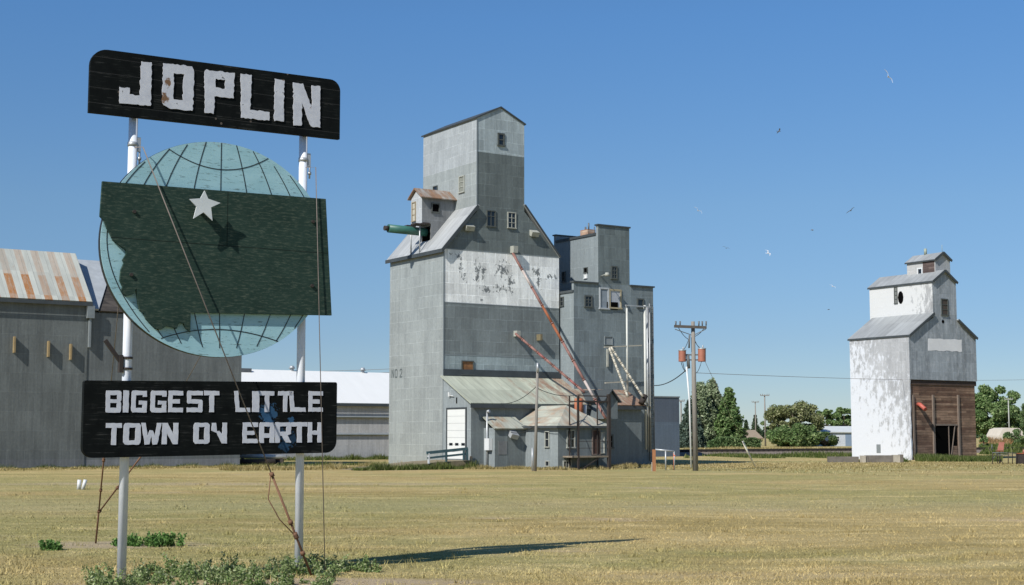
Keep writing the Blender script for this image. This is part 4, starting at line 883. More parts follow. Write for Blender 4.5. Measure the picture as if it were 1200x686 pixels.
# low concrete walls before it
for xs, ys, Yd, wv, hv, mt, lab in ((1008, 1009.8, 104.5, 2.6, .50, 0, ''),):
    pass
fw = empty('concrete_foundation', at(1029, 510, 107).xy.to_3d(), 0, 'low stained concrete foundation wall in front of the white elevator side', 'foundation')
m = MB(); m.box(-1.0, 1.0, -.2, .2, 0, .52); m.build('wall', M['concrete_dark'], fw)
m = MB(); m.box(-1.33, -1.01, -.3, .25, 0, .50); m.build('pier', M['concrete'], fw)
m = MB(); m.box(1.01, 1.5, -.3, .25, 0, .55); m.build('pier', M['concrete'], fw)
m = MB(); m.box(1.51, 1.75, -.25, .3, 0, .58); m.build('pier', M['concrete_dark'], fw)
f2 = tag(MB().box(-3.6, -1.36, .4, .8, 0, .42).build('concrete_slab', M['concrete_dark']), 'dark low concrete block left of the foundation wall', 'concrete block'); f2.location = fw.location

# ============================================================ LEFT BARN
BF = Frame(0, 86)
bn = empty('warehouse', BF.w(0, 0, 0), BF.rz, 'long grey metal warehouse at the left edge with a rust striped roof', 'warehouse')
M['bn'] = siding('barn_siding', .165, .09, (.90, 1.0, .98), streak=.28, metal=.1, row=1.15, wid=1.0, wave=4.5, bands=((-1, .55, (.17, .18, .185)),), lap=1.2)
MB().prismx([(0, 0), (14, 0), (14, 10.0), (3.55, 13.3), (0, 10.0)], -16, 5.02).build('wall', M['bn'], bn)
bslope = (13.65-10.19)/3.21; bslope = .92
m = MB(); ridb = 3.55
m.slab([(-16.2, -.32, 10.14), (5.15, -.32, 10.14), (5.15, ridb, 13.52), (-16.2, ridb, 13.52)], .12)
m.build('roof', roofing('rust_striped_roof', .50, (.97, 1.0, .88), (.30, .15, .06), rust=(.66, .80), stripe=(1.02, .25, 1.55), ribs=1.96, streak=.18), bn)
m = MB(); m.slab([(-16.2, 14.3, 10.2), (5.15, 14.3, 10.2), (5.15, ridb+.01, 13.5), (-16.2, ridb+.01, 13.5)], .12); m.build('roof', M['trim_grey'], bn)
MB().box(-16.2, 5.18, -.36, -.325, 9.86, 10.08).build('fascia', M['trim_dark'], bn)
for px_, py_ in ((17, 404), (57, 409), (83, 412.5)):
    a_, z_ = BF.front(px_, py_, -.2); MB().box(a_-.05, a_+.05, -.30, -.004, z_-.48, z_+.48).build('bracket_board', plain('tan_plank', (.27, .20, .10), .3, 3), bn)
m = MB(); a_, z_ = BF.front(106, 369, -.2); m.box(a_-.22, a_+.22, -.35, -.003, z_-.22, z_+.55); m.box(a_-.06, a_+.06, -.25, -.003, z_-2.0, z_-.22); m.build('gutter_box', M['trim_grey'], bn)
ax = empty('warehouse', BF.w(0, 0, 0), BF.rz, 'dark grey metal shed with a shingled roof standing behind the globe of the sign', 'warehouse')
M['ax'] = siding('annex_siding', .165, .09, (.90, 1.0, 1.0), streak=.26, metal=.1, row=1.2, wid=1.0, wave=4.5, lap=1.15, bands=((-1, .5, (.22, .23, .24)),))
MB().prismx([(.05, 0), (9, 0), (9, 9.5), (4.5, 13.0), (.05, 9.5)], 5.03, 15.1).build('wall', M['ax'], ax)
m = MB(); m.slab([(5.60, -.1, 9.62), (15.2, -.1, 9.62), (15.2, 4.5, 13.2), (7.9, 4.5, 13.2)], .10); m.build('roof', planks('old_dark_shingles', (.028, .024, .02), (.065, .055, .045), .22, .5), ax)
m = MB(); m.slab([(5.17, -.14, 9.72), (5.62, -.14, 9.72), (7.92, 4.5, 13.26), (5.17, 4.5, 13.26)], .12); m.slab([(5.03, 9.1, 9.6), (15.2, 9.1, 9.6), (15.2, 4.51, 13.18), (5.03, 4.51, 13.18)], .10); m.build('roof_edge', plain('pale_blue_grey_sheet', (.34, .37, .39), .2, 1.5), ax)

# ============================================================ WHITE-ROOFED BUILDING
WF = Frame(458, 122)
wb = empty('storage_building', WF.w(0, 0, 0), WF.rz, 'long low storage building with a bright white metal roof behind the sign', 'storage building')
ws = siding('grey_pink_siding', .50, .05, (.99, 1.0, 1.0), streak=.2, metal=.05, row=5, wid=1.1, wave=3.0, lap=.8)
MB().prismx([(0, 0), (12.0, 0), (12.0, 4.6), (6, 7.3), (0, 4.6)], -26, 5).build('wall', ws, wb)
m = MB()
for zz, d in ((3.57, .22), (2.14, .16)): m.slab([(-26, -d, zz-.10), (5, -d, zz-.10), (5, -.002, zz+.02), (-26, -.002, zz+.02)], .10)
m.build('siding_ledge', M['trim_grey'], wb)
wr = plain('white_sheet_roof', (.70, .71, .69), .04, .6, .55, 0, (3, .3, 1), .2)
m = MB(); m.slab([(-26.2, -.3, 4.62), (5.2, -.3, 4.62), (5.2, 5.5, 7.45), (-26.2, 5.5, 7.45)], .10); m.slab([(-26.2, 12.3, 4.6), (5.2, 12.3, 4.6), (5.2, 5.5, 7.448), (-26.2, 5.5, 7.448)], .10); m.build('roof', wr, wb)
MB().box(-26.2, 5.2, -.34, -.305, 4.36, 4.56).build('fascia', M['trim_dark'], wb)
for px_ in (342, 425):
    a_ = WF.front(px_, 437, 5.5)[0]; m = MB(); m.tube([(a_, 5.5, 7.35), (a_, 5.5, 7.6)], .16, 10); m.tube([(a_, 5.5, 7.6), (a_, 5.5, 7.85)], .28, 12, r1=.15); m.build('roof_vent', M['galv'], wb)
a_ = WF.front(289, 438, 5.0)[0]; m = MB(); m.box(a_-.6, a_+.4, 4.9, 5.1, 7.15, 7.5); m.build('roof_hatch', M['galv_dark'], wb)

# blue-grey shed beyond the second elevator
GF = Frame(766, 135)
gz = GF.front(781, 466)[1]; ga = GF.front(796, 480)[0]
gs = empty('metal_shed', GF.w(0, 0, 0), GF.rz, 'plain blue-grey flat topped metal building right of the second elevator', 'building')
MB().box(-3, ga, 0, 8, 0, gz, 0, 0).build('wall', siding('blue_grey_siding', .13, .04, (.80, 1.0, 1.30), streak=.12, metal=.05, row=3, wid=2, bands=((-1, 3.2, (.12, .16, .21)),)), gs)
MB().box(-3.1, ga+.06, -.06, 8.1, gz+.002, gz+.12).build('roof', M['trim_grey'], gs)

# ============================================================ POLES AND WIRES
def lerp3(p, q, n, sag):
    p, q = Vector(p), Vector(q); return [p.lerp(q, k/n)-Vector((0, 0, sag*4*(k/n)*(1-k/n))) for k in range(n+1)]
UY = 82.0; ub = at(815, 552, UY); ut = at(812, 377, UY)
up = empty('utility_pole', (ub.x, UY, 0), 0, 'wooden utility pole with two rust coloured transformers and a crossarm', 'utility pole')
def ul(px, py, dy=0): p = at(px, py, UY+dy); return Vector((p.x-ub.x, p.y-UY, p.z))
MB().tube([(0, 0, -.1), ul(812, 377)], .165, 14, r1=.105).build('pole', M['pole_wood'], up)
MB().bar(ul(790, 382.5, -.22), ul(828, 384, -.22), .12, .15).build('crossarm', plain('dark_crossarm_wood', (.07, .06, .05), .3), up)
for px_ in (792, 797, 819, 823, 827.5):
    c = ul(px_, 382, -.22); m = MB(); m.tube([c, c+Vector((0, 0, .12)), c+Vector((0, 0, .26))], .035, 8, r1=.05); m.build('insulator', M['galv_dark'], up)
for px_, y0, y1, w_ in ((799.5, 411.5, 424, .21), (822.5, 409.5, 424, .22)):
    c0, c1 = ul(px_, y1, -.1), ul(px_, y0, -.1); m = MB()
    m.tube([c0, c0.lerp(c1, .06), c0.lerp(c1, .94), c1], w_, 18); t_ = m.build('transformer', plain('rust_red_transformer', (.33, .125, .08), .25, 2.5, .6), up)
    m = MB(); m.tube([c1+Vector((0, 0, .002)), c1+Vector((0, 0, .06))], w_*1.08, 18); m.tube([c1+Vector((.05, -.05, .06)), c1+Vector((.05, -.05, .22))], .04, 8); m.build('lid', M['galv'], t_)
m = MB(); m.bar(ul(803, 416), ul(820, 416), .08, .08); m.bar(ul(803, 422), ul(820, 422), .08, .08); m.build('mounting_bracket', M['galv_dark'], up)
for p_, q_ in (((791, 386), (811, 393)), ((827, 386), (813, 393))): MB().bar(ul(*p_, -.22), ul(*q_), .04, .04).build('brace', M['galv_dark'], up)
m = MB(); m.tube([ul(804.5, 430, -.15), ul(808, 470, -.2), ul(810, 548, -.22)], .05, 8); m.build('conduit', M['white_paint'], up)
m = MB(); m.tube([ul(808, 393, -.15), ul(807.5, 408, -.2)], .05, 8); m.tube([ul(806, 416), ul(807, 432)], .09, 8); m.build('cutout', M['galv_dark'], up)
m = MB()
for a_, b_ in (((800, 424), (806, 434)), ((798, 424), (806, 432)), ((822, 424), (812, 436)), ((795, 384), (807, 398)), ((825, 385), (812, 395)), ((807, 398), (800, 411)), ((812, 396), (822, 409))):
    m.tube(lerp3(ul(*a_), ul(*b_), 8, .3 if a_[1] > 400 else .1), .018, 5)
m.build('lead_wire', M['wire'], up)
def wire(pts, r, lab, sag, cat='wire', n=20, mat=None, group=None):
    m = MB()
    for p, q in pts: m.tube(lerp3(p, q, n, sag), r, 5)
    return tag(m.build('overhead_wire', mat or M['wire']), lab, cat, group)
wire([(at(806, 432, UY), at(767, 452, 98))], .03, 'service wire sagging from the transformer pole to the second elevator', .25)
wire([(at(812, 437, UY), at(1290, 441, 200))], .014, 'thin overhead wire running right from the transformer pole', .5, mat=M['wire_grey'])
wire([(at(-20, 424, 220), at(470, 432, 225))], .03, 'thin overhead wire in the sky above the white roofed building', 1.0, mat=M['wire_grey'])
wire([(at(-20, 429, 220), at(470, 436, 225))], .03, 'lower of the thin wires just above the white roof', 1.0, mat=M['wire_grey'])
# guy wire with white guard
ga_ = at(885, 548, 89.5); ga_.z = 0; gt = at(813, 396, UY)
gy = empty('guy_anchor', ga_, 0, 'guy wire right of the transformer pole with a pale guard on its lower end', 'guy wire')
d_ = gt-ga_; MB().tube([(0, 0, 0), d_], .012, 5).build('cable', M['wire_grey'], gy); MB().tube([d_*.005, d_*.215], .055, 8).build('guard', plain('cream_guard', (.80, .76, .64), .1), gy)
# leaning light pole before the office
LY = 81.5; lb = at(627, 552, LY); lp = empty('wooden_pole', (lb.x, LY, 0), 0, 'thin weathered wooden pole standing in front of the grey office', 'pole')
ltp = at(630, 428, LY)-Vector((lb.x, LY, 0)); MB().tube([(0, 0, -.1), ltp], .10, 10, r1=.07).build('shaft', M['pole_wood'], lp)
m = MB(); m.tube([ltp-Vector((0, .1, .4)), ltp+Vector((0, -.1, .12))], .06, 8); m.build('cap', M['galv'], lp)
m = MB(); q = at(624, 525, LY)-Vector((lb.x, LY, 0)); q2 = at(624, 552, LY)-Vector((lb.x, LY, 0)); m.tube([Vector((q.x, .5, 0)), Vector((q.x, .5, q.z))], .05, 8); m.build('pipe', M['galv'], lp)
wire([(at(629.5, 452, LY), at(587, 473, 88)), (at(629.5, 452, LY), at(567, 484, 86))][:1], .02, 'wire drooping left from the thin pole to the shed roof', .3)
wire([(at(629.5, 455, LY), at(690, 459, 88))], .02, 'wire drooping right from the thin pole to the shed', .35)
wire([(at(629.5, 497, LY), at(599, 507, 85))], .02, 'low wire from the thin pole to the office annex lamp', .2)
# marker post and its pipe rail
pb = at(766.5, 552, 81.0); mp = empty('marker_post', (pb.x, 81, 0), 0, 'short orange-brown wooden post in the grass left of the utility pole', 'post')
MB().box(-.09, .09, -.09, .09, -.05, at(766, 527, 81).z).build('post', plain('orange_stained_wood', (.30, .13, .055), .3, 3, .8, 0, (5, 5, .7)), mp)
MB().box(-.14, -.10, -.07, .07, 0, .5).build('side_plate', M['concrete'], mp)
pr = empty('pipe_rail', (at(778, 510, 84).x, 84, 0), 0, 'pale bent pipe rail on short legs behind the orange-brown post', 'railing')
def prl(px, py): p = at(px, py, 84); return Vector((p.x-at(778, 510, 84).x, 0, p.z))
m = MB(); m.tube([prl(768, 527), prl(790, 529)], .05, 8); m.build('rail', M['galv'], pr)
for a_, b_, c_ in ((790, 529, 543), (780, 528, 545)): MB().tube([prl(a_, b_), Vector((prl(a_, b_).x, 0, 0))], .045, 8).build('leg', M['galv'], pr)
sk = empty('survey_stake', (at(789.5, 551, 83).x, 83, 0), 0, 'thin orange-red marker stake in the grass beside the pipe rail', 'stake')
MB().tube([(0, 0, 0), (.0, 0, at(789, 531, 83).z)], .022, 8).build('rod', plain('orange_red_paint', (.42, .14, .08), .2), sk)
MB().box(.0, .09, -.01, .01, .80, .88).build('flag', plain('orange_flag', (.60, .14, .06), .2), sk)
# far poles
def far_pole(px, ytop, Y, lab, arm=1.3, mat=None, arms=((0, 1.0),), r=.16):
    t_ = at(px, ytop, Y); o = empty('power_pole', (t_.x, Y, 0), 0, lab, 'power pole', 'distant power poles')
    MB().tube([(0, 0, 0), (0, 0, t_.z)], r, 8, r1=r*.7).build('pole', mat or M['pole_wood'], o)
    for dz, k in arms:
        m = MB(); m.bar((-arm*k, -.2, t_.z-.2-dz), (arm*k, -.2, t_.z-.2-dz), .12, .14)
        for s_ in (-.95, -.5, .5, .95): m.tube([(arm*k*s_, -.2, t_.z-.13-dz), (arm*k*s_, -.2, t_.z+.12-dz)], .06, 6)
        m.build('crossarm', mat or M['pole_wood'], o)
    return o
far_pole(896, 462.5, 262, 'tall far pole with a crossarm left of the olive tree', .8)
far_pole(885, 470.5, 330, 'far pole with a crossarm, slightly shorter and left of the tall one', .8)
far_pole(955.5, 490, 262, 'slim pale pole standing before the right end of the olive tree', .0, M['galv'], (), .08)
far_pole(1181.5, 467, 300, 'pale pole in front of the big round tree at the right edge', .9, M['frame_pale'])
far_pole(798, 469, 250, 'far dark pole just right of the blue-grey building', .6)

# ============================================================ RAILWAY
rw = MB(); RF = Frame(880, 149)
def rl_(a0_, a1_, b0, b1_, z0, z1): rw.box(a0_, a1_, b0, b1_, z0, z1)
bal = MB().prismx([(-2.6, 0), (-1.5, .32), (1.5, .32), (2.6, 0)], -90, 90).build('railway_ballast', plain('ballast', (.19, .155, .125), .4, 4, .95, 0, (1, 1, 1), .8)); bal.location = RF.w(0, 0, 0); bal.rotation_euler.z = RF.rz; tag(bal, kind='structure')
rw = MB(); rw.box(-90, 90, -.80, -.72, .40, .58); rw.box(-90, 90, .72, .80, .40, .58)
for k in range(260): rw.box(-90+k*.69, -90+k*.69+.23, -1.25, 1.25, .32, .42)
rw = rw.build('railway_track', M['rust_dark']); rw.location = RF.w(0, 0, 0); rw.rotation_euler.z = RF.rz; tag(rw, kind='structure')

# ============================================================ TREES
bark = plain('bark', (.10, .08, .06), .3, 3, .9, 0, (3, 3, .6), .5)
def leaf_quads(C, N_, size, flat=.0):
    n = len(C); d = rng.normal(size=(n, 3)); d /= np.linalg.norm(d, axis=1)[:, None]
    if flat: d[:, 2] *= (1-flat); d /= np.linalg.norm(d, axis=1)[:, None]
    r = rng.normal(size=(n, 3)); e = np.cross(d, r); e /= np.linalg.norm(e, axis=1)[:, None]; d2 = np.cross(d, e)
    s = size*(.55+.9*rng.random(n))[:, None]
    V = np.stack([C-e*s*.5-d2*s*.28, C+e*s*.5-d2*s*.28, C+e*s*.5+d2*s*.28, C-e*s*.5+d2*s*.28], 1)
    return V.reshape(-1, 3)
def tree(name, px0, px1, ytop, Y, mat, lab, cat='tree', kind='round', n=7000, leaf=.34, base=0.12, group=None, seed=0, clumps=46, open_=.0, zbase=0):
    r0 = random.Random(seed); cx = (px0+px1)/2; t = at(cx, ytop, Y); H = t.z; Wd = (px1-px0)/FPX*Y/2
    root = empty(name, (t.x, Y, 0), 0, lab, cat, group); n = int(n*1.8); leaf *= .72
    cen = []; limbs = []
    if kind == 'round':
        for k in range(clumps):
            u = r0.uniform(-1, 1); th = r0.uniform(0, 2*math.pi); rr = .55+.45*r0.random()**.5
            zc_ = H*(base+(1-base)*.5)+u*H*(1-base)*.5*rr*.86
            prof = math.sqrt(max(0, 1-(u*.92)**2))*(1.0 if u > -.2 else 1.05)
            rad = Wd*prof*rr*(.72+.42*r0.random()); s_ = Wd*.20*(.45+.9*r0.random())
            cen.append((rad*math.cos(th), rad*math.sin(th)*.9, zc_, s_, s_*.8))
    elif kind == 'poplar':
        for k in range(clumps):
            u = r0.random(); th = r0.uniform(0, 2*math.pi); prof = (1-u**3.2)**.6*(.6+.4*min(1, u*3+.3)); rad = Wd*prof*r0.random()**.6*.8
            s_ = Wd*.24*(.45+.8*r0.random()); cen.append((rad*math.cos(th)*1.12, rad*math.sin(th), H*(base+(1-base)*u*.97), s_, s_*1.7))
    elif kind == 'spruce':
        lev = 15
        for L in range(lev):
            u = L/(lev-1); rad = Wd*(1-u)**.75*1.0+.12; nb_ = max(3, int(10*(1-u)+3))
            for q in range(nb_):
                th = 2*math.pi*(q+r0.random())/nb_; rl2 = rad*(.72+.38*r0.random())
                for f_ in (.35, .62, .88):
                    cen.append((rl2*f_*math.cos(th), rl2*f_*math.sin(th), H*(base+(1-base)*u*.98)-rl2*f_*.22, Wd*.13+.12, .36))
    cen = np.array(cen); w = cen[:, 3]**1.6; k = rng.choice(len(cen), n, p=w/w.sum())
    g3 = rng.normal(size=(n, 3)); g3 /= np.linalg.norm(g3, axis=1)[:, None]; g3 *= (rng.random(n)**.45)[:, None]
    C = cen[k, :3]+g3*np.c_[cen[k, 3], cen[k, 3], cen[k, 4]]*1.15
    C = C[C[:, 2] > .1]
    V = leaf_quads(C, None, leaf); raw_mesh('crown', V, np.arange(len(V)).reshape(-1, 4), mat, root)
    tm = MB(); tm.tube([(0, 0, -.1), (.03*Wd, 0, H*.3), (-.02*Wd, .02, H*.62), (0, 0, H*.9)], max(.12, Wd*.09), 8, r1=.04)
    idx = list(range(len(cen))); r0.shuffle(idx)
    for i in idx[:14]:
        c = cen[i]; z0 = max(H*.15, c[2]-.35*math.hypot(c[0], c[1])-.1*H); tm.tube([(0, 0, min(z0, H*.8)), (c[0]*.5, c[1]*.5, (z0+c[2])/2+.05*H), (c[0], c[1], c[2])], Wd*.025+.02, 5, r1=.02)
    tm.build('trunk', bark, root); return root
L1 = leafmat('grey_green_leaves', (.20, .26, .145), (.26, .32, .185), (.34, .38, .25)); L2 = leafmat('deep_green_needles', (.04, .075, .035), (.06, .095, .05), (.09, .12, .06))
L3 = leafmat('olive_leaves', (.235, .255, .115), (.18, .215, .09), (.31, .31, .18)); L4 = leafmat('fresh_green_leaves', (.12, .20, .07), (.165, .245, .09), (.23, .29, .13))
L5 = leafmat('dark_green_leaves', (.09, .155, .06), (.13, .195, .08), (.19, .24, .11)); L6 = leafmat('blue_green_needles', (.075, .115, .09), (.11, .15, .115), (.15, .19, .145))
tree('spruce_tree', 790, 828, 470, 225, L6, 'dark bluish spruce directly behind the utility pole', 'tree', 'spruce', 9000, .36, .03, None, 1)
tree('poplar_tree', 804, 838, 450, 232, L1, 'tall grey-green poplar right of the utility pole', 'tree', 'poplar', 11000, .40, .04, None, 2, 90)
tree('poplar_tree', 818, 852, 449, 236, L1, 'grey-green poplar between the first poplar and the spruce', 'tree', 'poplar', 11000, .40, .04, None, 13, 90)
tree('spruce_tree', 830, 878, 456, 230, L4, 'broad pointed green spruce right of the two poplars', 'tree', 'spruce', 12000, .42, .02, None, 4)
tree('conifer_tree', 877, 893, 487, 420, L2, 'small dark conifer far off beside the house roof', 'tree', 'spruce', 1500, .5, .05, None, 5)
tree('conifer_tree', 868, 880, 493, 430, L2, 'tiny dark conifer far off above the house roof, next to the spruce', 'tree', 'spruce', 1000, .5, .05, None, 6)
tree('leafy_tree', 893, 930, 476, 268, L4, 'mid green bushy tree at the left of the olive willow', 'tree', 'round', 7000, .40, .02, None, 7)
tree('willow_tree', 900, 958, 470.5, 258, L3, 'large olive coloured spreading willow in the middle distance', 'tree', 'round', 12000, .38, .02, None, 8, 70)
tree('bush', 898, 962, 500, 250, L4, 'broad green bush at the foot of the olive willow', 'bush', 'round', 9000, .36, .0, None, 9, 60)
tree('bush', 950, 982, 506, 252, L5, 'low green bush in front of the pale blue shed', 'bush', 'round', 3500, .34, .0, None, 10, 30)
tree('leafy_tree', 956, 982, 476, 330, L4, 'round green tree behind the pale blue shed, left one', 'tree', 'round', 5000, .5, .1, None, 11)
tree('leafy_tree', 974, 1004, 475.5, 335, L4, 'round green tree behind the pale blue shed, next to the right elevator', 'tree', 'round', 5000, .5, .1, None, 12)
tree('cottonwood_tree', 1136, 1198, 448, 310, L4, 'big round green tree right of the right elevator', 'tree', 'round', 16000, .55, .04, None, 14, 80)
tree('leafy_tree', 1190, 1240, 468, 300, L5, 'dark green tree cut by the right edge of the photo', 'tree', 'round', 6000, .5, .04, None, 15)
tree('bush', 1176, 1215, 504, 285, L5, 'low dark bush right of the pale mound', 'bush', 'round', 3500, .4, .0, None, 16, 30)
tree('bush', 1147, 1158, 508, 200, L4, 'small green bush by the corner of the brown boarded elevator', 'bush', 'round', 1500, .3, .0, None, 17, 16)
# clipped hedge
hd = empty('hedge', (at(860, 510, 222).x, 222, 0), 0, 'long low clipped green hedge under the spruce', 'hedge')
n = 9000; hw = 30/FPX*222; C = np.c_[rng.uniform(-hw, hw, n), rng.uniform(-1, 1, n), rng.random(n)**.7*1.55+.05*np.sin(np.arange(n))]; C[:, 2] *= 1-.10*np.sin(C[:, 0]*1.3)-.35*(np.abs(C[:, 0])/hw)**6
V = leaf_quads(C, None, .24); raw_mesh('foliage', V, np.arange(len(V)).reshape(-1, 4), L5, hd)
# distant shelter belts on the horizon
def belt(x0, x1, Y, h, n, nm='distant_trees', lab='thin dark line of distant trees along the horizon'):
    X = rng.uniform(x0, x1, n); prof = h*(.55+.45*np.abs(np.sin(X*.03)*np.sin(X*.011+1))); C = np.c_[X, rng.uniform(Y-8, Y+8, n), rng.random(n)*prof]
    V = leaf_quads(C, None, 1.6); return tag(raw_mesh(nm, V, np.arange(len(V)).reshape(-1, 4), L2), lab, 'trees', kind='stuff')
belt(60, 420, 900, 7, 9000)

# ============================================================ FAR HOUSES
def house(px0, px1, yw, yr, Y, rot, wallm, roofm_, lab, ybase=522, dep=7):
    p0, p1 = at(px0, 510, Y), at(px1, 510, Y); Wd = (p1.x-p0.x); zw = at(px0, yw, Y).z; zr_ = at(px0, yr, Y).z
    o = empty('house', ((p0.x+p1.x)/2, Y, 0), rot, lab, 'house')
    w2 = Wd/2; MB().prismx([(0, 0), (dep, 0), (dep, zw), (dep/2, zr_-.1), (0, zw)], -w2, w2).build('wall', wallm, o)
    m = MB(); m.slab([(-w2-.3, -.4, zw-.05), (w2+.3, -.4, zw-.05), (w2+.3, dep/2, zr_), (-w2-.3, dep/2, zr_)], .15); m.slab([(-w2-.3, dep+.4, zw-.05), (w2+.3, dep+.4, zw-.05), (w2+.3, dep/2, zr_-.002), (-w2-.3, dep/2, zr_-.002)], .15); m.build('roof', roofm_, o)
    return o, w2, zw
hs, w2, zw = house(959, 1001, 506, 499.5, 262, 0, siding('pale_blue_shed_siding', .50, .04, (.92, 1, 1.1), streak=.08, metal=0), plain('pale_roof_sheet', (.50, .53, .53), .1, 1), 'long pale blue shed with a light grey roof behind the right elevator')
window(hs, 'f', 0, -.6, .5, .9, 1.7, fr=.08, mat=M['white_paint'])
MB().box(w2-1.6, w2-.5, -.03, -.003, 0, zw-.4).build('door', plain('grey_blue_door', (.16, .22, .30), .1), hs)
hs2, _, _ = house(868, 893, 513.5, 504, 270, .25, plain('pale_grey_house_wall', (.42, .43, .42), .1, 1), plain('tan_shingles', (.30, .24, .17), .2, 2), 'small far house with a tan roof between the spruce and the olive willow')
# pale earth-covered mound at the right edge
mo = MB(); Ym = 295; pmx = at(1178, 510, Ym).x; wM = 17/FPX*Ym; hM = at(1178, 501.5, Ym).z
prof = [(-wM, 0), (-wM*.86, hM*.55), (-wM*.62, hM*.92), (-wM*.3, hM), (wM*.5, hM*.97), (wM*.8, hM*.7), (wM, hM*.35), (wM*1.1, 0)]
mo.prism(prof, -4, 4); mo = mo.build('quonset_shelter', plain('bleached_canvas', (.55, .50, .42), .15, .6, .9)); mo.location = (pmx, Ym, 0); tag(mo, 'low pale rounded shelter under the big tree at the right', 'shelter')
# tall orange-brown dry weeds near it
def weedfield(nm, px0, px1, Y0, Y1, n, h, mat, lab, wd=.12):
    Y = rng.uniform(Y0, Y1, n); X = (rng.uniform(px0, px1, n)-600)/FPX*Y; cl = .5+.5*np.sin(X*.55+Y*.13)*np.sin(X*.23+1); kp = (cl > .42) | (nm == 'dry_weeds'); X, Y, cl = X[kp], Y[kp], np.maximum(cl[kp], .4); n = len(X); return blades(nm, X, Y, h*(.35+.65*rng.random(n))*cl, wd*(.6+.8*rng.random(n)), mat, .3, lab, 'weeds')
ow = leafmat('orange_dry_weeds', (.34, .19, .08), (.28, .20, .10), (.42, .28, .14), .6)
weedfield('dry_weeds', 1147, 1180, 255, 272, 2600, 2.3, ow, 'orange-brown dry weeds in front of the pale shelter', .3)
weedfield('dry_weeds', 800, 1000, 156, 215, 16000, .55, straw, 'pale straw coloured weeds along the far side of the railway', .14)
weedfield('green_weeds', 800, 1000, 126, 140, 6000, .7, greenw, 'green weeds along the near side of the railway', .10)
weedfield('green_weeds', 1070, 1170, 110, 120, 9000, .75, greenw, 'green weeds growing against the brown boarded wall and beyond', .07)
weedfield('green_weeds', 1145, 1215, 150, 250, 6000, 1.0, greenw, 'green weedy strip on the right behind the pipe frame', .25)
pts = [E1.w(-8, BS-.6, 0).xy, E1.w(0, BS-.5, 0).xy]
strip('green_weeds', pts, 2600, .15, .75, .5, greenw, .05, 'green weeds on the ramp bank below the railing', 'weeds')
strip('dry_grass', [E1.w(-1, BS-.6, 0).xy, E1.w(a0-.2, BS-.6, 0).xy, E1.w(a0-.1, ba-.3, 0).xy, E1.w(a1-.2, ba-.4, 0).xy, E1.w(a1-.4, bo-.3, 0).xy, E1.w(ar_+.3, bo-.5, 0).xy, E1.w(ar_+1.2, BS-1, 0).xy, E1.w(AE+1, BS-.6, 0).xy], 14000, .08, .36, 1.1, straw, .035, 'tall straw coloured grass along the foot of the office', 'grass')
strip('dry_grass', [E1.w(-14, .2, 0).xy, E1.w(-.2, .2, 0).xy], 5000, .1, .55, 1.2, straw, .05, 'tall straw grass left of the ramp', 'grass')
strip('green_weeds', [BF.w(-1, -.6, 0).xy, BF.w(15.3, -.5, 0).xy, BF.w(24, -1.5, 0).xy], 2600, .08, .42, .6, greenw, .05, 'low green weeds along the foot of the warehouse walls', 'weeds')
strip('dry_grass', [BF.w(-1, -1.6, 0).xy, BF.w(16, -1.6, 0).xy], 9000, .04, .22, 2.2, straw, .05, 'yellow dry grass along the foot of the warehouses', 'grass')
strip('green_weeds', [WF.w(-16, -1, 0).xy, WF.w(-.5, -1, 0).xy], 4000, .15, .65, 1.2, greenw, .07, 'green weeds in front of the white roofed building', 'weeds')
strip('green_weeds', [tuple(at(1006, 510, 108).xy), tuple(at(1060, 510, 110).xy)], 1500, .1, .6, .8, greenw, .05, 'green weeds behind the low foundation wall', 'weeds')
strip('dry_grass', [tuple(at(770, 510, 86).xy), tuple(at(1200, 510, 104).xy)], 14000, .03, .15, 14.0, straw, .06, 'tufty straw grass in the right half of the field edge', 'grass')

# ------------------------------------------------------------ leafy weeds at the sign
wmat = leafmat('sage_weeds', (.16, .235, .075), (.23, .29, .12), (.33, .36, .20), 1.2); wm2 = leafmat('fresh_weed_leaves', (.09, .20, .05), (.14, .25, .07), (.20, .30, .10), 1.5)
def plants(specs, mat, name, lab, kind=None, cat='weeds', leaf=.035, n_leaf=60):
    C = []
    for x, y, r, h, k in specs:
        for _ in range(k):
            th = random.uniform(0, 2*math.pi); rr = r*math.sqrt(random.random()); px_, py_ = x+rr*math.cos(th)*1.0, y+rr*math.sin(th)*.6
            hh = h*(.35+.85*random.random()); lean = (random.gauss(0, .30)*hh, random.gauss(0, .30)*hh)
            t = np.linspace(.08, 1, n_leaf//6); 
            for tt in t:
                for q in range(3): C.append((px_+lean[0]*tt+random.gauss(0, .018), py_+lean[1]*tt+random.gauss(0, .018), hh*tt+random.gauss(0, .008)))
    C = np.array(C); V = leaf_quads(C, None, leaf); o = raw_mesh(name, V, np.arange(len(V)).reshape(-1, 4), mat)
    return tag(o, lab, cat, kind=kind)
sp = []
def gp(px, py): r = ray(px, py); t = -EYE/r[2]; return r[0]*t, r[1]*t
for (x0, x1, y0, y1, k, h) in ((105, 160, 682, 694, 60, .26), (160, 250, 670, 684, 110, .27), (215, 330, 672, 690, 130, .28), (260, 400, 668, 682, 150, .26), (330, 440, 664, 672, 90, .20), (120, 200, 676, 690, 50, .22), (380, 440, 666, 670, 30, .12), (330, 400, 684, 692, 30, .18)):
    for _ in range(k):
        x, y = gp(random.uniform(x0, x1), random.uniform(y0, y1));
        if math.sin(x*4.3+1)*math.sin(y*5.1+x*2)+random.gauss(0, .35) > .12: sp.append((x, y, .12, .72*h*random.choice((.35, .5, .7, 1.0, 1.35)), 3))
plants(sp, wmat, 'green_weeds', 'sage green leafy weeds growing around the foot of the sign poles', 'stuff', leaf=.026, n_leaf=84)
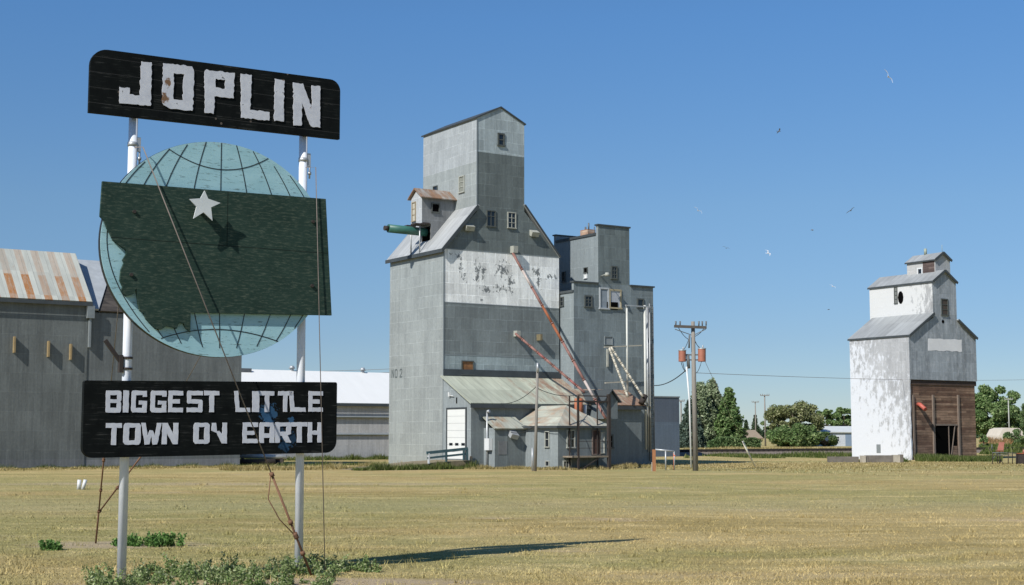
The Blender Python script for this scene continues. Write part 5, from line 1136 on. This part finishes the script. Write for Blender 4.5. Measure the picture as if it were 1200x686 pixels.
x, y = gp(181, 640); o = plants([(x+random.gauss(0, .22), y+random.gauss(0, .12), .14, .2, 8) for _ in range(14)], wm2, 'weed_clump', 'low leafy green weed clump on the grass between the sign poles', None, 'weed')
x, y = gp(61, 645); plants([(x+random.gauss(0, .08), y+random.gauss(0, .05), .10, .15, 8) for _ in range(5)], wm2, 'weed_clump', 'small green weed tuft at the far left of the field, away from the sign', None, 'weed')
x, y = gp(143, 640); plants([(x+random.gauss(0, .05), y+random.gauss(0, .05), .08, .14, 6) for _ in range(4)], wm2, 'weed_clump', 'small green weed tuft touching the left sign pole from behind', None, 'weed')

# ============================================================ SMALL THINGS
x, y = gp(96, 574); wp = empty('pipe_stubs', (x, y, 0), 0, 'pair of short white pipe stubs in a V on the field at the left', 'pipe')
MB().tube([(-.12, 0, 0), (-.10, 0, .36)], .07, 10).build('stub', M['white_paint'], wp); MB().tube([(.03, 0, 0), (.12, 0, .36)], .065, 10).build('stub', M['white_paint'], wp)
Yp = 96; cxp = at(300, 510, Yp).x; cp = empty('scrap_pipe', (cxp, Yp, 0), -.05, 'long black culvert pipe lying at the corner of the dark shed', 'pipe')
m = MB(); m.tube([(-1.05, 0, .22), (1.25, .3, .22)], .22, 14); m.build('pipe', M['rust_dark'], cp)
c2 = empty('scrap_pipe', (cxp, Yp+.8, 0), -.02, 'long pale grey pipe resting above the black culvert', 'pipe'); m = MB(); m.tube([(-1.2, 0, .62), (1.9, .1, .55)], .15, 12); m.build('pipe', M['galv'], c2)
m = MB(); m.box(-1.1, -.9, -.1, .1, 0, .48); m.box(1.5, 1.7, -.05, .15, 0, .42); m.build('block', M['rust_dark'], c2)
c3 = tag(MB().tube([(0, 0, .2), (0, 0, .5)], .28, 12).build('rusty_drum', M['rust']), 'squat red-brown drum beside the scrap pipes', 'drum'); c3.location = (at(328, 510, Yp+3).x, Yp+3, .1)
MB().tube([(0, 0, -.15), (0, 0, .198)], .3, 12).build('drum_base', M['rust_dark'], c3)
# right edge: pipe frame, red seat, rusty barrel
Yc = 101; fx = at(1162, 510, Yc).x; pf = empty('steel_rack', (fx, Yc, 0), 0, 'long low frame of thin grey pipe legs at the right edge of the field', 'steel frame')
for k, (xx, yy) in enumerate(((0, 0), (.45, .3), (1.05, -.1), (1.45, .2), (1.6, -.1))): MB().tube([(xx, yy, 0), (xx+.03, yy, .78)], .03, 6).build('leg', M['rust_dark'], pf)
m = MB(); m.tube([(0, 0, .78), (1.62, -.1, .75)], .03, 6); m.tube([(.45, .3, .62), (1.45, .2, .62)], .025, 6); m.tube([(0, 0, .3), (.45, .3, .75)], .02, 6); m.tube([(0, 0, .9), (0, 0, 1.35)], .03, 6); m.build('rail', M['galv_dark'], pf)
rsn = empty('red_seat', (at(1171, 510, Yc+.5).x, Yc+.5, 0), 0, 'faded red metal seat standing behind the low pipe frame', 'seat')
redp = plain('faded_red_seat', (.32, .12, .085), .3, 3)
m = MB(); m.slab([(-.22, -.22, .92), (.2, -.22, .92), (.2, .2, .92), (-.22, .2, .92)], .05); m.build('seat', redp, rsn); m = MB(); m.slab([(-.1, .18, .95), (.32, .18, .95), (.45, .30, 1.50), (.08, .30, 1.50)], .05); m.build('backrest', redp, rsn)
m = MB(); m.tube([(0, 0, 0), (0, 0, .88)], .04, 8); m.tube([(-.15, -.15, 0), (0, 0, .3)], .03, 6); m.tube([(.2, -.1, 0), (0, 0, .3)], .03, 6); m.build('pedestal', M['rust_dark'], rsn)
rb = empty('rusty_bin', (at(1199, 510, Yc).x, Yc, 0), 0, 'dark rusty metal bin cut by the right edge of the photo', 'bin')
m = MB(); m.box(-.42, .5, -.3, .3, .02, .70); m.build('body', M['rust_dark'], rb); m = MB(); m.box(-.46, .54, -.34, .34, .702, .76); m.build('lid', M['rust'], rb)
m = MB(); m.tube([(0, 0, .76), (0, 0, 1.0)], .10, 8, r1=.05); m.build('handle', redp, rb)

# ============================================================ GULLS
gm_w = plain('white_feathers', (.75, .76, .78), .08, 5, .7); gm_g = plain('grey_feathers', (.16, .17, .19), .2, 5, .7)
def gull(px, py, Y, span, yaw, roll, flap, mat, lab):
    bm = bmesh.new(); s = .8*span/1.3
    def ring(x, r, z=0): return [bm.verts.new((x*s, r*math.cos(2*math.pi*k/8)*s, (z+r*.85*math.sin(2*math.pi*k/8))*s)) for k in range(8)]
    rings = [ring(x, r, z) for x, r, z in ((-.30, .012, .01), (-.2, .035, 0), (-.05, .07, -.01), (.08, .07, -.01), (.17, .04, .01), (.22, .036, .02), (.27, .012, .01), (.31, .004, .0))]
    for A, B in zip(rings, rings[1:]):
        for k in range(8): bm.faces.new([A[k], A[(k+1) % 8], B[(k+1) % 8], B[k]])
    bm.faces.new(rings[0][::-1]); bm.faces.new(rings[-1])
    for sd_ in (-1, 1):   # wings: inner arm up, hand swept back
        st = [(.03, .10, -.08, 0), (.28, .14, -.06, .14*flap), (.46, .06, -.09, .10*flap), (.66, -.14, -.17, .02*flap)]
        up_, lo_ = [], []
        for (yy, xf, xb, zz) in st:
            up_.append((bm.verts.new((xf*s, sd_*yy*s, (zz+.015)*s)), bm.verts.new((xb*s, sd_*yy*s, (zz+.012)*s)))); lo_.append((bm.verts.new((xf*s, sd_*yy*s, (zz-.005)*s)), bm.verts.new((xb*s, sd_*yy*s, zz*s))))
        for i in range(3):
            bm.faces.new([up_[i][0], up_[i][1], up_[i+1][1], up_[i+1][0]]); bm.faces.new([lo_[i][0], lo_[i+1][0], lo_[i+1][1], lo_[i][1]])
            bm.faces.new([up_[i][0], up_[i+1][0], lo_[i+1][0], lo_[i][0]]); bm.faces.new([up_[i][1], lo_[i][1], lo_[i+1][1], up_[i+1][1]])
        bm.faces.new([up_[3][0], up_[3][1], lo_[3][1], lo_[3][0]])
    tl = [bm.verts.new((x*s, y*s, z*s)) for x, y, z in ((-.22, -.02, .01), (-.22, .02, .01), (-.40, .07, .0), (-.40, -.07, .0))]
    tl2 = [bm.verts.new((v.co.x, v.co.y, v.co.z-.008*s)) for v in tl]; bm.faces.new(tl); bm.faces.new(tl2[::-1])
    for i in range(4): bm.faces.new([tl[i], tl2[i], tl2[(i+1) % 4], tl[(i+1) % 4]])
    bmesh.ops.recalc_face_normals(bm, faces=bm.faces); me = bpy.data.meshes.new('gull'); bm.to_mesh(me); bm.free()
    o = link('gull', me, mat); o.location = at(px, py, Y); o.rotation_euler = (roll, 0, yaw); return tag(o, lab, 'bird', 'gulls circling in the sky')
gull(1041, 90, 95, 1.35, R(75), R(62), .8, gm_w, 'bright white gull banking high at the upper right of the sky')
gull(913, 154, 130, 1.0, R(10), R(-25), 1.4, gm_g, 'grey gull in the upper sky left of the bright white one')
gull(818, 247, 120, 1.1, R(70), R(40), 1.2, gm_w, 'gull right of the tallest elevator, lowest on the left of the flock')
gull(997, 247, 130, 1.15, R(60), R(-35), .8, gm_g, 'grey gull above the right elevator, wings tilted up to the right')
gull(952, 270, 170, 1.0, R(0), R(10), 1.0, gm_g, 'small gull between the two higher gulls and the right elevator')
gull(851, 291, 150, 1.0, R(80), R(20), 1.2, gm_g, 'small dark gull above the utility pole')
gull(900, 297, 130, 1.1, R(30), R(45), 1.6, gm_w, 'pale gull right of the small dark one above the utility pole')
gull(976, 336, 170, 1.1, R(50), R(30), 1.0, gm_w, 'faint pale gull left of the top of the right elevator')
gull(971, 363, 170, .9, R(0), R(0), .6, gm_g, 'lowest tiny gull left of the right elevator')
